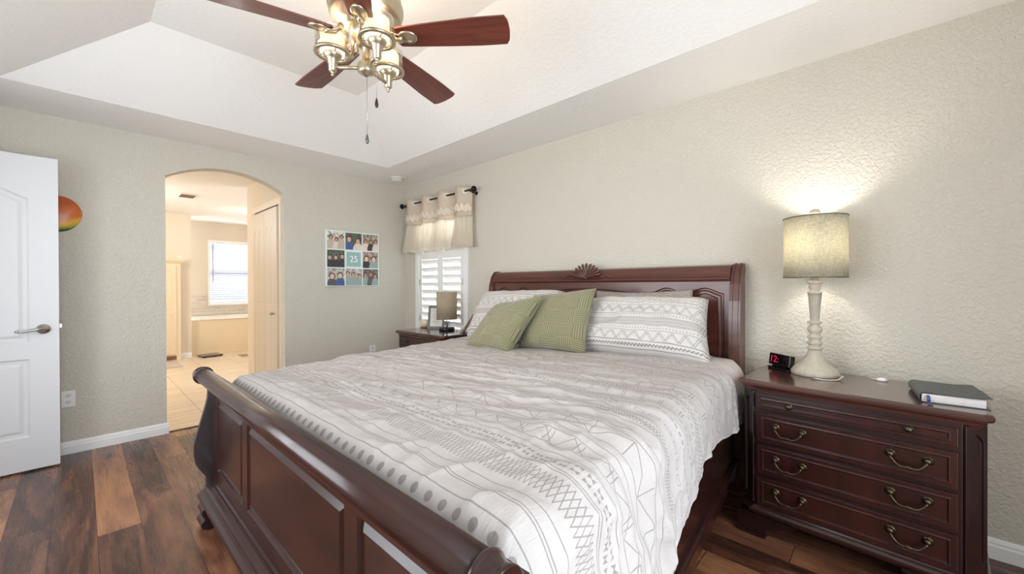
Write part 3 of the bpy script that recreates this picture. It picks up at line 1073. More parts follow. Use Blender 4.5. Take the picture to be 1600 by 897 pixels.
# mattress
mb = MB()
z0, z1 = 0.30, 0.66
v = []
for z in (z0, z1):
    for (x, y) in ((1.70, -0.16), (3.66, -0.16), (3.81, -2.20), (1.86, -2.20)):
        v.append((x, y, z))
mb.add(v, [(0, 1, 2, 3), (4, 5, 6, 7), (0, 1, 5, 4), (1, 2, 6, 5), (2, 3, 7, 6), (3, 0, 4, 7)])
mo = mb.build('mattress', mat('blue_grey_mattress', srgb(150, 162, 176), 0.9), None, bevel=0.03, seg=4)
fin(mo, 'pale blue-grey mattress on the sleigh bed, under the patterned comforter', 'mattress')

# ------------------------------------------------------------------ comforter pattern
def comforter_mat():
    m = mat('printed_comforter_cotton', srgb(226, 222, 216), 0.85)
    t = NT(m)
    u, v, _ = t.xyz(t.coord('UV'))
    W = 0.0016
    acc = []
    u0, v0 = u, v
    # cloth sits a little higher than the first survey of the bands
    v = (v - 0.1847) / 0.933 * (v > 1.36) + (v - 0.0717) / 0.974 * (v < 1.3601)
    def line(c, w=W): acc.append((v - c).abs() < w)
    def inb(a, b): return (v > a) * (v < b)
    def zig(c0, c1, P, ph=0.0, w=W):
        tri = (u + ph).pp(P / 2) * (2.0 / P)
        k = math.sqrt(1 + (2 * (c1 - c0) / P) ** 2)
        acc.append(((v - (tri * (c1 - c0) + c0)).abs() < w * k) * inb(c0 - 0.002, c1 + 0.002))
    def bars(c0, c1, P, ph=0.0, w=W): acc.append(((u + ph).pp(P / 2) < w) * inb(c0, c1))
    def dots(c, P, r, ph=0.0):
        d = t.m('SQRT', (u + ph).pp(P / 2) * (u + ph).pp(P / 2) + (v - c) * (v - c))
        acc.append(d < r)
    def bow(c, P, r, ph=0.0):
        d = (u + ph).pp(P / 2)
        acc.append(((v - c).abs() < d * 0.85 + 0.0008) * (d < r))
    def dash(c, P, l, h, ph=0.0): acc.append(((u + ph).pp(P / 2) < l) * ((v - c).abs() < h))
    # from the foot of the bed towards the pillows (v = distance from the headboard wall)
    zig(2.222, 2.30, 0.075); zig(2.222, 2.30, 0.075, 0.010)
    line(2.217)
    dots(2.186, 0.055, 0.0125)
    line(2.156); line(2.112); line(2.104); line(2.070)
    for k in range(3): zig(1.955, 2.035, 0.045, 0.015 * k, 0.0013)
    line(1.938); line(1.930)
    bow(1.905, 0.030, 0.0095); bow(1.880, 0.030, 0.0095)
    line(1.848); line(1.812)
    bars(1.752, 1.806, 0.105, 0.0); bars(1.752, 1.806, 0.105, 0.016)
    zig(1.752, 1.806, 0.105, 0.035)
    line(1.747); line(1.715)
    bars(1.600, 1.680, 0.105, 0.03); zig(1.600, 1.680, 0.21, 0.03)
    line(1.684); line(1.592); line(1.560)
    for k in range(3): zig(1.430, 1.475, 0.030, 0.010 * k, 0.0010)
    line(1.495); line(1.410)
    dash(1.345, 0.05, 0.017, 0.007); 
    dash(1.285, 0.022, 0.0065, 0.0028)
    bars(1.215, 1.255, 0.075); bars(1.215, 1.255, 0.075, 0.010)
    for k in range(2): zig(1.12, 1.16, 0.032, 0.016 * k, 0.0011)
    bow(1.185, 0.026, 0.006); bow(1.095, 0.026, 0.006)
    bars(1.00, 1.05, 0.075, 0.02); bars(1.00, 1.05, 0.075, 0.030)
    line(1.065); line(0.985)
    dash(0.935, 0.045, 0.011, 0.0016); dash(0.875, 0.060, 0.011, 0.004)
    line(0.80); zig(0.72, 0.78, 0.05); line(0.70)
    for k in range(3): zig(0.60, 0.645, 0.030, 0.010 * k, 0.0010)
    line(0.57); dots(0.53, 0.022, 0.003); zig(0.44, 0.50, 0.05); line(0.42)
    a = acc[0]
    for b in acc[1:]: a = a.max(b)
    # strokes that are hollow
    hol = ((u.pp(0.025) < 0.0145) * ((v - 1.345).abs() < 0.0050))
    a = a * (1.0 - hol)
    w_ = t.noise(t.vec(u * 40.0, v * 40.0), 8, 2)
    base = t.mix(w_, srgb(186, 179, 175), srgb(196, 190, 187))
    t.base(t.mix(a * 0.72, base, srgb(128, 119, 112)))
    t.bump(t.noise(t.vec(u * 22.0, v * 5.0), 3.0, 3, 0.6, 1.2), 0.45, 0.006)
    return m


def comforter():
    NU, NV = 420, 340
    a, r = 0.965, 0.095
    hem_y = [-2.3, -1.75, -1.60, -1.50, -1.24, -1.05, -0.86, -0.60, -0.35, 0.0]
    hem_z = [0.30, 0.36, 0.39, 0.42, 0.475, 0.515, 0.53, 0.49, 0.49, 0.52]
    top_y = [0.0, -0.5, -1.2, -1.9, -2.3]
    top_z = [0.785, 0.785, 0.776, 0.765, 0.755]
    vL = 2.42
    V = np.linspace(0.14, vL, NV)
    U = np.linspace(-1, 1, NU)
    rf = 0.070
    yf = 2.175
    vs = np.zeros((NV, NU, 3)); nrm = np.zeros((NV, NU, 3)); uv = np.zeros((NV, NU, 2))
    for j, vv in enumerate(V):
        if vv < yf: y, dz, ny = -vv, 0.0, 0.0
        else:
            th = min((vv - yf) / rf, pi / 2)
            y = -(yf + rf * sin(th)); dz = -rf * (1 - cos(th)) - max(0, vv - yf - rf * pi / 2)
            ny = sin(th)
        zt = float(np.interp(-y, [-q for q in top_y], top_z)) + dz
        zh = float(np.interp(y, hem_y, hem_z))
        drop = max(0.04, zt - r - zh)
        drop = max(drop, 0.05)
        smax = a + r * pi / 2 + drop
        s = U * smax
        A = np.abs(s)
        th = np.clip((A - a) / r, 0, pi / 2)
        ex = np.clip(A - a - r * pi / 2, 0, None)
        X_ = np.sign(s) * (np.minimum(A, a) + r * np.sin(th) + ex * 0.06) * (1 + (0.022 * math.exp(-((y + 0.35) / 0.35) ** 2) - 0.018))
        # the corner at the foot is rounded
        cr_ = np.clip((-y - 1.85) / 0.4, 0, 1)
        X_ = X_ * (1 - 0.035 * cr_ ** 2)
        Z_ = zt - r * (1 - np.cos(th)) - ex
        # long soft sag towards the sides and foot
        Z_ -= 0.012 * np.clip((np.minimum(A, a) - 0.55) / 0.5, 0, 1) ** 2
        vs[j, :, 0] = 2.685 + bed_shift(y) + X_
        vs[j, :, 1] = y
        vs[j, :, 2] = Z_
        nrm[j, :, 0] = np.sign(s) * np.sin(th)
        nrm[j, :, 1] = -ny * np.cos(th)
        nrm[j, :, 2] = np.cos(th) * math.sqrt(max(0, 1 - ny * ny)) + 1e-4
        uv[j, :, 0] = s; uv[j, :, 1] = vv
    s, v_ = uv[..., 0], uv[..., 1]
    # soft puffs + wrinkles
    d = 0.016 * (fbm(s * 2.6 + 3, v_ * 3.2, 1, 3) - 0.5) * 2
    wr = ridge(s * 2.2 + v_ * 1.5 + 5, v_ * 11 + s * 2.0, 5, 3) ** 3
    m1 = np.exp(-(((s - 0.45) / 0.55) ** 2 + ((v_ - 1.45) / 0.42) ** 2)) + 0.6 * np.exp(-(((s + 0.5) / 0.5) ** 2 + ((v_ - 1.35) / 0.35) ** 2)) + 0.22
    d += 0.016 * wr * m1
    wr2 = ridge(s * 7 + 1.5 * v_, v_ * 3 + 9, 11, 2) ** 4
    d += 0.008 * wr2 * (0.25 + np.exp(-((v_ - 2.05) / 0.18) ** 2))
    d += 0.006 * ridge(s * 9 - 3 * v_, v_ * 7 + s * 3, 23, 2) ** 3
    # vertical folds in the hanging side
    side = np.clip((np.abs(s) - a - 0.02) / 0.25, 0, 1)
    d += side * (0.028 * (fbm(v_ * 5.5, s * 1.2, 31, 2) - 0.65) + 0.018 * ridge(v_ * 8 + s * 2, s * 2.0, 37, 2) ** 2)
    cor = np.clip((s - 0.55) / 0.35, 0, 1) * np.exp(-((v_ - 1.70) / 0.42) ** 2)
    d += cor * (0.030 * (ridge(v_ * 4.5 + s * 1.8, s * 2.2 + 2, 51, 2) ** 2 - 0.25) + 0.012 * ridge(v_ * 10 - s * 4, s * 6, 57, 2) ** 3)
    d *= np.clip((2.30 - v_) / 0.12, 0.15, 1)
    L = np.linalg.norm(nrm, axis=2, keepdims=True); nrm /= L
    vs += nrm * d[..., None]
    me = bpy.data.meshes.new('comforter')
    idx = np.arange(NU * NV).reshape(NV, NU)
    q = np.stack([idx[:-1, :-1], idx[:-1, 1:], idx[1:, 1:], idx[1:, :-1]], -1).reshape(-1, 4)
    me.from_pydata(vs.reshape(-1, 3).tolist(), [], q.tolist())
    ul = me.uv_layers.new(name='UVMap')
    li = np.zeros(len(me.loops), dtype=np.int32); me.loops.foreach_get('vertex_index', li)
    ul.data.foreach_set('uv', uv.reshape(-1, 2)[li].astype(np.float32).ravel())
    me.polygons.foreach_set('use_smooth', [True] * len(me.polygons))
    me.materials.append(comforter_mat())
    o = bpy.data.objects.new('comforter', me)
    COL.objects.link(o)
    sd = o.modifiers.new('thick', 'SOLIDIFY'); sd.thickness = 0.022; sd.offset = -1
    me.update()
    # make sure normals face up
    if me.polygons[NU * 20 + NU // 2].normal.z < 0: me.flip_normals()
    for col_, nm in ((0, 'hem_piping'), (NU - 1, 'hem_piping')):
        pb = MB(); pb.tube([tuple(vs[j, col_] + np.array([-0.011 if col_ else 0.011, 0, 0])) for j in range(0, NV, 3)], 0.012, 8)
        pb.build(nm, me.materials[0] if False else mat('white_piping', srgb(206, 201, 198), 0.85), o)
    fin(o, 'white and taupe geometric striped comforter spread over the sleigh bed', 'comforter')


comforter()


# ------------------------------------------------------------------ pillows
def cushion(name, C4, thick, m, pinch=0.06, n=40, uvsize=None, lump=0.008, seed=0, back=0.5, flat=0.5):
    """C4: BL, BR, TR, TL seen from the front"""
    BL, BR, TR, TL = [np.array(c, float) for c in C4]
    nr = np.cross(BR - BL, TL - BL); nr /= np.linalg.norm(nr)      # points to the viewer side
    if nr[1] > 0: nr = -nr
    g = np.linspace(-1, 1, n + 1)
    a, b = np.meshgrid(g, g)
    ap = a * (1 - pinch * (1 - b ** 2) * np.abs(a)); bp = b * (1 - pinch * (1 - a ** 2) * np.abs(b))
    s, t = (ap + 1) / 2, (bp + 1) / 2
    P = (BL * ((1 - s) * (1 - t))[..., None] + BR * (s * (1 - t))[..., None] + TR * (s * t)[..., None] + TL * ((1 - s) * t)[..., None])
    pf = np.clip((1 - a ** 4) * (1 - b ** 4), 0, 1) ** flat
    w_ = np.linalg.norm(BR - BL); h_ = np.linalg.norm(TL - BL)
    nz = (fbm(a * 2.2 + seed, b * 2.2, seed, 3) - 0.5) * 2
    rg = ridge(a * 3 + seed * 3, b * 5 + a, seed + 5, 2) ** 3
    hf = thick * (1 - back) * pf * (1 + 0.15 * nz) + pf * lump * rg
    hb = thick * back * pf
    F_ = P + nr * hf[..., None]; B_ = P - nr * hb[..., None]
    N = (n + 1) ** 2
    idx = np.arange(N).reshape(n + 1, n + 1)
    q1 = np.stack([idx[:-1, :-1], idx[:-1, 1:], idx[1:, 1:], idx[1:, :-1]], -1).reshape(-1, 4)
    q2 = q1[:, ::-1] + N
    verts = np.concatenate([F_.reshape(-1, 3), B_.reshape(-1, 3)])
    c = verts.mean(0); base = np.array([c[0], c[1], verts[:, 2].min()])
    me = bpy.data.meshes.new(name)
    me.from_pydata((verts - base).tolist(), [], q1.tolist() + q2.tolist())
    uvw = uvsize or (w_, h_)
    uvv = np.stack([(a + 1) / 2 * uvw[0], (b + 1) / 2 * uvw[1]], -1).reshape(-1, 2)
    uvv = np.concatenate([uvv, uvv])
    ul = me.uv_layers.new(name='UVMap')
    li = np.zeros(len(me.loops), dtype=np.int32); me.loops.foreach_get('vertex_index', li)
    ul.data.foreach_set('uv', uvv[li].astype(np.float32).ravel())
    bm = bmesh.new(); bm.from_mesh(me)
    bmesh.ops.remove_doubles(bm, verts=bm.verts, dist=1e-6)
    bmesh.ops.recalc_face_normals(bm, faces=bm.faces)
    for f in bm.faces: f.smooth = True
    bm.to_mesh(me); bm.free()
    me.materials.append(m)
    o = bpy.data.objects.new(name, me); COL.objects.link(o)
    o.location = base.tolist()
    return o


def sham_mat():
    m = mat('printed_sham_cotton', srgb(226, 222, 216), 0.85)
    t = NT(m)
    u, v, _ = t.xyz(t.coord('UV'))
    W = 0.0015
    acc = []
    def line(c, w=W): acc.append((v - c).abs() < w)
    def inb(a, b): return (v > a) * (v < b)
    def zig(c0, c1, P, ph=0.0, w=W):
        tri = (u + ph).pp(P / 2) * (2.0 / P)
        k = math.sqrt(1 + (2 * (c1 - c0) / P) ** 2)
        acc.append(((v - (tri * (c1 - c0) + c0)).abs() < w * k) * inb(c0, c1))
    def dots(c, P, r, ph=0.0, hollow=0.0):
        d = t.m('SQRT', (u + ph).pp(P / 2) * (u + ph).pp(P / 2) + (v - c) * (v - c))
        acc.append((d < r) * (d > hollow) if hollow else d < r)
    h = 0.44
    zig(0.030, 0.044, 0.022, 0, 0.0032); line(0.018); line(0.058)
    zig(0.068, 0.124, 0.078); zig(0.068, 0.124, 0.078, 0.012)
    line(0.132); line(0.062)
    dots(0.150, 0.020, 0.0036)
    for k in range(3): zig(0.165, 0.222, 0.026, 0.0087 * k, 0.0010)
    dots(0.238, 0.020, 0.0036)
    line(0.254); zig(0.262, 0.318, 0.078); zig(0.262, 0.318, 0.078, 0.012); line(0.326)
    dots(0.350, 0.040, 0.011, 0, 0.008); dots(0.350, 0.040, 0.004, 0.02)
    line(0.372); dots(0.395, 0.020, 0.0036); line(0.41)
    a = acc[0]
    for b in acc[1:]: a = a.max(b)
    t.base(t.mix(a * 0.8, srgb(208, 203, 199), srgb(112, 104, 98)))
    t.bump(t.noise(t.vec(u * 20.0, v * 9.0), 3.0, 3, 0.6, 1.0), 0.5, 0.006)
    return m


def green_mat():
    m = mat('sage_corduroy', srgb(142, 134, 102), 0.9)
    t = NT(m)
    u, v, _ = t.xyz(t.coord('UV'))
    C = 0.105
    cu, cv = t.floor_(u / C + 0.3), t.floor_(v / C + 0.2)
    ck = t.m('MODULO', cu + cv + 20.0, 2.0) > 0.5
    sv = t.m('FRACT', v / 0.0135)
    su = t.m('FRACT', u / 0.0135)
    st = (ck * su) + ((1.0 - ck) * sv)
    rib = st.pp(0.5) * 2.0
    groove = rib < 0.30
    n = t.noise(t.vec(u * 30.0, v * 30.0), 8, 3)
    gm = groove * (n * 0.8 + 0.35)
    t.base(t.mix(gm, t.mix(n, srgb(136, 131, 98), srgb(154, 149, 116)), srgb(78, 80, 54)))
    t.b.inputs['Sheen Weight'].default_value = 0.4
    t.bump(rib, 0.5, 0.004)
    return m


SH = sham_mat()
gl = mat('grey_marled_cotton', srgb(150, 142, 136), 0.9)
q = NT(gl); x, y, z = q.xyz(q.coord()); q.base(q.ramp(q.noise(q.vec(x * 60.0, y * 60.0, z * 60.0), 3, 3), [(0.35, srgb(132, 124, 118)), (0.65, srgb(176, 168, 160))]))
o = cushion('pillow', [(2.76, -0.26, 0.79), (3.60, -0.26, 0.79), (3.49, -0.165, 1.190), (2.80, -0.165, 1.176)], 0.09, gl, 0.09, lump=0.004, seed=3)
fin(o, 'grey marled pillow peeking out between the headboard and a patterned sham', 'pillow')
o = cushion('sham_pillow', [(2.76, -0.47, 0.765), (3.675, -0.42, 0.770), (3.60, -0.225, 1.128), (2.80, -0.225, 1.104)], 0.17, SH, 0.045, uvsize=(0.92, 0.44), lump=0.012, seed=1, back=0.25, flat=0.42)
fin(o, 'white geometric print pillow sham nearest the tall lamp, in front of the grey pillow', 'pillow')
o = cushion('sham_pillow', [(1.725, -0.49, 0.768), (2.64, -0.49, 0.768), (2.57, -0.225, 1.165), (1.70, -0.225, 1.140)], 0.17, SH, 0.045, uvsize=(0.92, 0.44), lump=0.012, seed=7, back=0.25, flat=0.42)
fin(o, 'white geometric print pillow sham on the window side, behind the green cushions', 'pillow')
GR = green_mat()
o = cushion('throw_pillow', [(2.48, -0.665, 0.783), (2.985, -0.60, 0.783), (2.965, -0.43, 1.198), (2.50, -0.52, 1.145)], 0.13, GR, 0.06, uvsize=(0.46, 0.46), lump=0.004, seed=4, back=0.42)
fin(o, 'sage green basket-weave throw pillow standing upright, nearer the middle of the bed', 'pillow')
o = cushion('throw_pillow', [(2.145, -0.86, 0.772), (2.555, -0.85, 0.772), (2.672, -0.63, 1.140), (2.25, -0.65, 1.072)], 0.15, GR, 0.06, uvsize=(0.46, 0.46), lump=0.004, seed=9, back=0.5)
fin(o, 'sage green basket-weave throw pillow leaning tilted in front of the other green one', 'pillow')


# ================================================================== NIGHTSTANDS
def nightstand(loc, rz, label, wscale=1.0):
    t = thing('nightstand', label, 'nightstand', loc, rz, 'pair of cherry nightstands beside the bed')
    Wt, H = 0.40 * wscale, 0.752          # half width of the top, height
    fy, by = -0.26, 0.23
    hw = Wt - 0.022
    cut = 0.055
    def plan(h, f, b, c): return [(-h, b), (-h, f + c), (-h + c, f), (h - c, f), (h, f + c), (h, b)]
    # body with canted corners
    mb = MB()
    mb.prism(plan(hw, fy + 0.02, by, cut), 0.105, 0.715, 'z')
    # canted recessed panels
    mb.build('body', M['cherry_dark'], t, bevel=0.002)
    for s_ in (-1, 1):
        p = MB()
        x0, y0 = s_ * (hw - cut), fy + 0.02
        x1, y1 = s_ * hw, fy + 0.02 + cut
        L = math.hypot(x1 - x0, y1 - y0)
        nx, ny = s_ * (0.7071), -0.7071
        def T(a, b, d, x0=x0, y0=y0, x1=x1, y1=y1, nx=nx, ny=ny, L=L):
            k = a / L
            return (x0 + (x1 - x0) * k + nx * (d + 0.010), y0 + (y1 - y0) * k + ny * (d + 0.010), b)
        p.board(rect(0.001, L - 0.001, 0.16, 0.700), [outlinef(0.013, L - 0.013, 0.19, lambda q: 0.64 + 0.028 * sin(pi * q), 10)], [(0, 0), (0.003, -0.008), (0.006, -0.008)], T, 0.0095)
        p.build('corner_panel', M['cherry_dark'], t, bevel=0.001)
    # moulded top
    mb = MB()
    lv = [(-0.030, 0.690), (-0.026, 0.700), (-0.020, 0.704), (-0.016, 0.716), (-0.004, 0.724), (0.0, 0.733), (0.0, 0.742), (-0.006, 0.750), (-0.012, 0.752)]
    vs = []
    for (e, z) in lv:
        vs += [(p[0], p[1], z) for p in plan(Wt + e, fy - e, by + 0.012 + (0 if e > -0.03 else 0), 0.022)]
    fs = []
    for k in range(len(lv) - 1):
        for i in range(6):
            j = (i + 1) % 6
            fs.append((k * 6 + i, k * 6 + j, (k + 1) * 6 + j, (k + 1) * 6 + i))
    fs.append(tuple(range(5, -1, -1))); fs.append(tuple(range((len(lv) - 1) * 6, len(lv) * 6)))
    mb.add(vs, fs, False)
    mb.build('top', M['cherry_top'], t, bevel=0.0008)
    # drawers
    dw = hw - cut - 0.012
    yf = fy + 0.02
    hxs = (-0.19 * wscale, 0.19 * wscale)
    for n_, (z0, z1) in enumerate(((0.622, 0.686), (0.463, 0.598), (0.310, 0.445), (0.157, 0.292))):
        d = MB()
        T = lambda a, b, dd: (a, yf - 0.014 - dd, b)
        d.board(rect(-dw, dw, z0, z1), [rect(-dw + 0.018, dw - 0.018, z0 + (0.014 if n_ == 0 else 0.018), z1 - (0.014 if n_ == 0 else 0.018))], [(0, 0), (0.002, 0.003), (0.005, 0.003), (0.008, -0.004), (0.011, -0.004)], T, 0.0135)
        name = 'pull_out_tray' if n_ == 0 else 'drawer'
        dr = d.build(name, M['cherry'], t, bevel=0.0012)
        zc = (z0 + z1) / 2
        for hx in hxs:
            h = MB()
            yy = yf - 0.011
            if n_ == 0:
                h.lathe([(0.017, 0), (0.016, 0.003), (0.010, 0.004), (0.009, 0.008), (0.013, 0.012), (0.009, 0.018), (0, 0.019)], (0, 0, 0), 16, axis='y', flute=(0, 1, 0.88))
                h.v = [(hx + v[0], yy - v[1], zc + v[2]) for v in h.v]
                h.build('knob', M['bronze'], dr)
                continue
            zr = zc + 0.016
            for sx in (-0.052, 0.052):
                h = MB(); n0 = 0
                h.lathe([(0.019, 0), (0.018, 0.003), (0.012, 0.005), (0.010, 0.009), (0.012, 0.013), (0.008, 0.020), (0, 0.021)], (0, 0, 0), 18, axis='y', flute=(0, 2, 0.86))
                h.v = h.v[:n0] + [(hx + sx + v[0], yy - v[1], zr + v[2]) for v in h.v[n0:]]
                h.build('rosette', M['bronze'], dr)
            h = MB()
            pts, rs = [], []
            for k in range(25):
                u = -1 + 2 * k / 24
                px = 0.052 * u * (1.0 if abs(u) > 0.8 else 1.0)
                pz = zr - 0.005 - 0.030 * (1 - abs(u) ** 3.2) - 0.004 * sin(abs(u) * pi)
                pts.append((hx + px, yy - 0.021 - 0.006 * (1 - u * u), pz))
                rs.append(0.0034 + 0.0026 * abs(cos(u * 7.5)) * (1 - abs(u)) + 0.001)
            h.tube(pts, rs, 8)
            h.build('bail_handle', M['bronze'], dr)
    # plinth moulding and bracket feet
    mb = MB()
    lv = [(0.002, 0.150), (0.006, 0.142), (0.014, 0.136), (0.020, 0.128), (0.020, 0.118), (0.012, 0.112), (0.010, 0.104)]
    vs = []
    for (e, z) in lv: vs += [(p[0], p[1], z) for p in plan(hw + e, fy + 0.02 - e, by, cut)]
    fs = []
    for k in range(len(lv) - 1):
        for i in range(6):
            j = (i + 1) % 6
            fs.append((k * 6 + i, k * 6 + j, (k + 1) * 6 + j, (k + 1) * 6 + i))
    fs.append(tuple(range(6))); fs.append(tuple(range(len(lv) * 6 - 1, (len(lv) - 1) * 6 - 1, -1)))
    mb.add(vs, fs, False)
    mb.build('base_moulding', M['cherry_x'], t, bevel=0.0008)
    for s_ in (-1, 1):
        f = MB()
        x0, x1, x2 = s_ * (hw + 0.016), s_ * (hw - 0.10), s_ * (hw - 0.215)
        prof = [(x0, 0.104), (x0, 0.022), (x0, 0.0), (x1, 0.0), (x1, 0.022), (x1 - s_ * 0.006, 0.038), (x1 - s_ * 0.03, 0.052), (x1 - s_ * 0.06, 0.066), (x2 + s_ * 0.02, 0.083), (x2, 0.092), (x2, 0.104)]
        f.prism(prof, fy + 0.006, fy + 0.03, 'y')
        # stepped ogee skirt along the foot
        f.box(min(x0, x1) - 0.004, max(x0, x1) + 0.004, fy - 0.006, fy + 0.028, 0.006, 0.020)
        f.box(min(x0, x1) - 0.002, max(x0, x1) + 0.002, fy, fy + 0.028, 0.020, 0.030)
        f.box(min(x0, x0 - s_ * 0.02), max(x0, x0 - s_ * 0.02), fy + 0.03, by, 0.0, 0.104)
        f.build('bracket_foot', M['cherry_dark'], t, bevel=0.0015)
    return t


NS_L = (4.252, -0.303, 0)
NS_RZ = radians(-4)
nightstand(NS_L, NS_RZ, 'dark cherry nightstand with bail handles standing under the tall lit lamp', 1.035)
nightstand((0.995, -0.246, 0), 0.0, 'dark cherry nightstand in the corner by the shuttered window, mostly hidden by bed', 1.04)
TZ = 0.752


def on_ns(x, y, z=0.0): return (x, y, TZ + z)


# ------------------------------------------------------------------ table lamp on the right nightstand
def fabric_shade(name, col, emis):
    m = mat(name, col, 0.95)
    nt = m.node_tree
    t = NT(m)
    x, y, z = t.xyz(t.coord())
    w1 = t.noise(t.vec(x * 260.0, y * 260.0, z * 40.0), 1.0, 2)
    w2 = t.noise(t.vec(x * 40.0, y * 40.0, z * 300.0), 1.0, 2)
    c = t.ramp((w1 + w2) * 0.5, [(0.35, tuple(v * 0.70 for v in col[:3]) + (1,)), (0.65, tuple(min(1, v * 1.12) for v in col[:3]) + (1,))])
    t.base(c)
    tr = nt.nodes.new('ShaderNodeBsdfTranslucent')
    nt.links.new(c.s, tr.inputs[0])
    mx = nt.nodes.new('ShaderNodeMixShader'); mx.inputs[0].default_value = emis
    nt.links.new(t.b.outputs[0], mx.inputs[1]); nt.links.new(tr.outputs[0], mx.inputs[2])
    nt.links.new(mx.outputs[0], nt.nodes['Material Output'].inputs[0])
    return m


def drum(mb, r0, r1, z0, z1, th=0.002, n=64):
    vs, fs = [], []
    for (r, z) in ((r0, z0), (r1, z1), (r1 - th, z1), (r0 - th, z0)):
        for i in range(n):
            vs.append((r * cos(2 * pi * i / n), r * sin(2 * pi * i / n), z))
    for k in range(4):
        for i in range(n):
            j = (i + 1) % n; k2 = (k + 1) % 4
            fs.append((k * n + i, k * n + j, k2 * n + j, k2 * n + i))
    mb.add(vs, fs, True)


def table_lamp():
    L = (4.098, -0.185, TZ)
    t = thing('table_lamp', 'tall lit cream table lamp with fluted column and linen drum shade', 'lamp', L)
    cream = mat('distressed_cream_paint', srgb(214, 206, 190), 0.55)
    q = NT(cream); x, y, z = q.xyz(q.coord()); q.base(q.ramp(q.noise(q.vec(x * 18.0, y * 18.0, z * 6.0), 3, 4), [(0.3, srgb(182, 172, 154)), (0.7, srgb(198, 189, 172))]))
    b = MB()
    b.lathe([(0, 0), (0.098, 0), (0.102, 0.004), (0.102, 0.020), (0.096, 0.026), (0.092, 0.034), (0.082, 0.042), (0.060, 0.062), (0.042, 0.088), (0.032, 0.115), (0.028, 0.130)], (0, 0, 0), 48)
    b.build('base', cream, t)
    c = MB()
    pr = [(0.028, 0.130), (0.036, 0.134), (0.036, 0.140), (0.027, 0.144), (0.025, 0.154), (0.034, 0.160), (0.034, 0.167), (0.026, 0.172), (0.024, 0.184), (0.033, 0.190), (0.033, 0.196), (0.024, 0.202), (0.022, 0.212),
          (0.030, 0.222), (0.034, 0.234), (0.030, 0.246), (0.022, 0.252), (0.020, 0.260), (0.032, 0.266), (0.033, 0.272), (0.020, 0.278)]
    pr += [(0.019 + 0.010 * k / 8, 0.280 + 0.136 * k / 8) for k in range(9)]
    pr += [(0.031, 0.418), (0.031, 0.424), (0.022, 0.428), (0.022, 0.440), (0.027, 0.446), (0.027, 0.456), (0.022, 0.462), (0.034, 0.470), (0.036, 0.480), (0.028, 0.484), (0.018, 0.488), (0.018, 0.520)]
    c.lathe(pr, (0, 0, 0), 40, flute=(21, 29, 0.78))
    c.build('column', cream, t)
    s_ = MB(); drum(s_, 0.135, 0.134, 0.500, 0.806)
    sh = s_.build('lamp_shade', fabric_shade('linen_drum_shade', srgb(204, 199, 180), 0.48), t)
    for z in (0.500, 0.806):
        r = MB(); r.tube([(0.1345 * cos(2 * pi * i / 64), 0.1345 * sin(2 * pi * i / 64), z) for i in range(64)], 0.0025, 6, close=True)
        r.build('shade_trim', mat('dark_shade_trim', srgb(96, 92, 80), 0.8), sh)
    h = MB()
    for an in (0, 2 * pi / 3, 4 * pi / 3): h.tube([(0.012 * cos(an), 0.012 * sin(an), 0.796), (0.133 * cos(an), 0.133 * sin(an), 0.800)], 0.0018, 6)
    h.tube([(0.045, 0, 0.520), (0.052, 0, 0.60), (0.045, 0, 0.72), (0.012, 0, 0.796)], 0.0018, 6); h.tube([(-0.045, 0, 0.520), (-0.052, 0, 0.60), (-0.045, 0, 0.72), (-0.012, 0, 0.796)], 0.0018, 6)
    h.lathe([(0, 0.515), (0.045, 0.516), (0.045, 0.522), (0, 0.524)], (0, 0, 0), 20)
    h.build('harp', M['satin'], t)
    f = MB(); f.lathe([(0.004, 0.796), (0.008, 0.806), (0.009, 0.814), (0.020, 0.820), (0.024, 0.834), (0.017, 0.848), (0, 0.853)], (0, 0, 0), 20)
    f.build('finial', cream, t)
    bm_ = mat('lit_bulb', (1, 1, 1, 1), 0.5)
    bb = bm_.node_tree.nodes['Principled BSDF']; bb.inputs['Emission Color'].default_value = (1.0, 0.93, 0.80, 1); bb.inputs['Emission Strength'].default_value = 12
    e = MB(); e.lathe([(0.012, 0.524), (0.013, 0.56), (0.018, 0.58), (0.029, 0.61), (0.029, 0.635), (0.018, 0.655), (0, 0.66)], (0, 0, 0), 20)
    e.build('bulb', bm_, t)
    point('lamp_bulb_light', (0, 0, 0.675), 8.5, (1.0, 0.94, 0.84), 0.045, t)
    k = MB(); k.tube([(0.095, -0.03, 0.010), (0.112, -0.05, 0.016), (0.118, -0.075, 0.020), (0.10, -0.10, 0.006), (0.07, -0.125, 0.004), (0.02, -0.135, 0.004), (0.0, -0.132, 0.004), (0.03, -0.122, 0.004)], 0.0028, 8)
    k.build('cord', mat('cream_cord', srgb(214, 208, 196), 0.5), t)


table_lamp()


def text_obj(txt, size, name, m, parent, mw, ext=0.0006):
    c = bpy.data.curves.new(name, 'FONT')
    c.body = txt; c.size = size; c.align_x = 'CENTER'; c.align_y = 'CENTER'; c.extrude = ext
    tmp = bpy.data.objects.new(name + '_c', c)
    COL.objects.link(tmp)
    dg = bpy.context.evaluated_depsgraph_get()
    me = bpy.data.meshes.new_from_object(tmp.evaluated_get(dg))
    bpy.data.objects.remove(tmp)
    me.materials.clear(); me.materials.append(m)
    o = bpy.data.objects.new(name, me); COL.objects.link(o)
    o.parent = parent
    o.matrix_local = mw
    return o


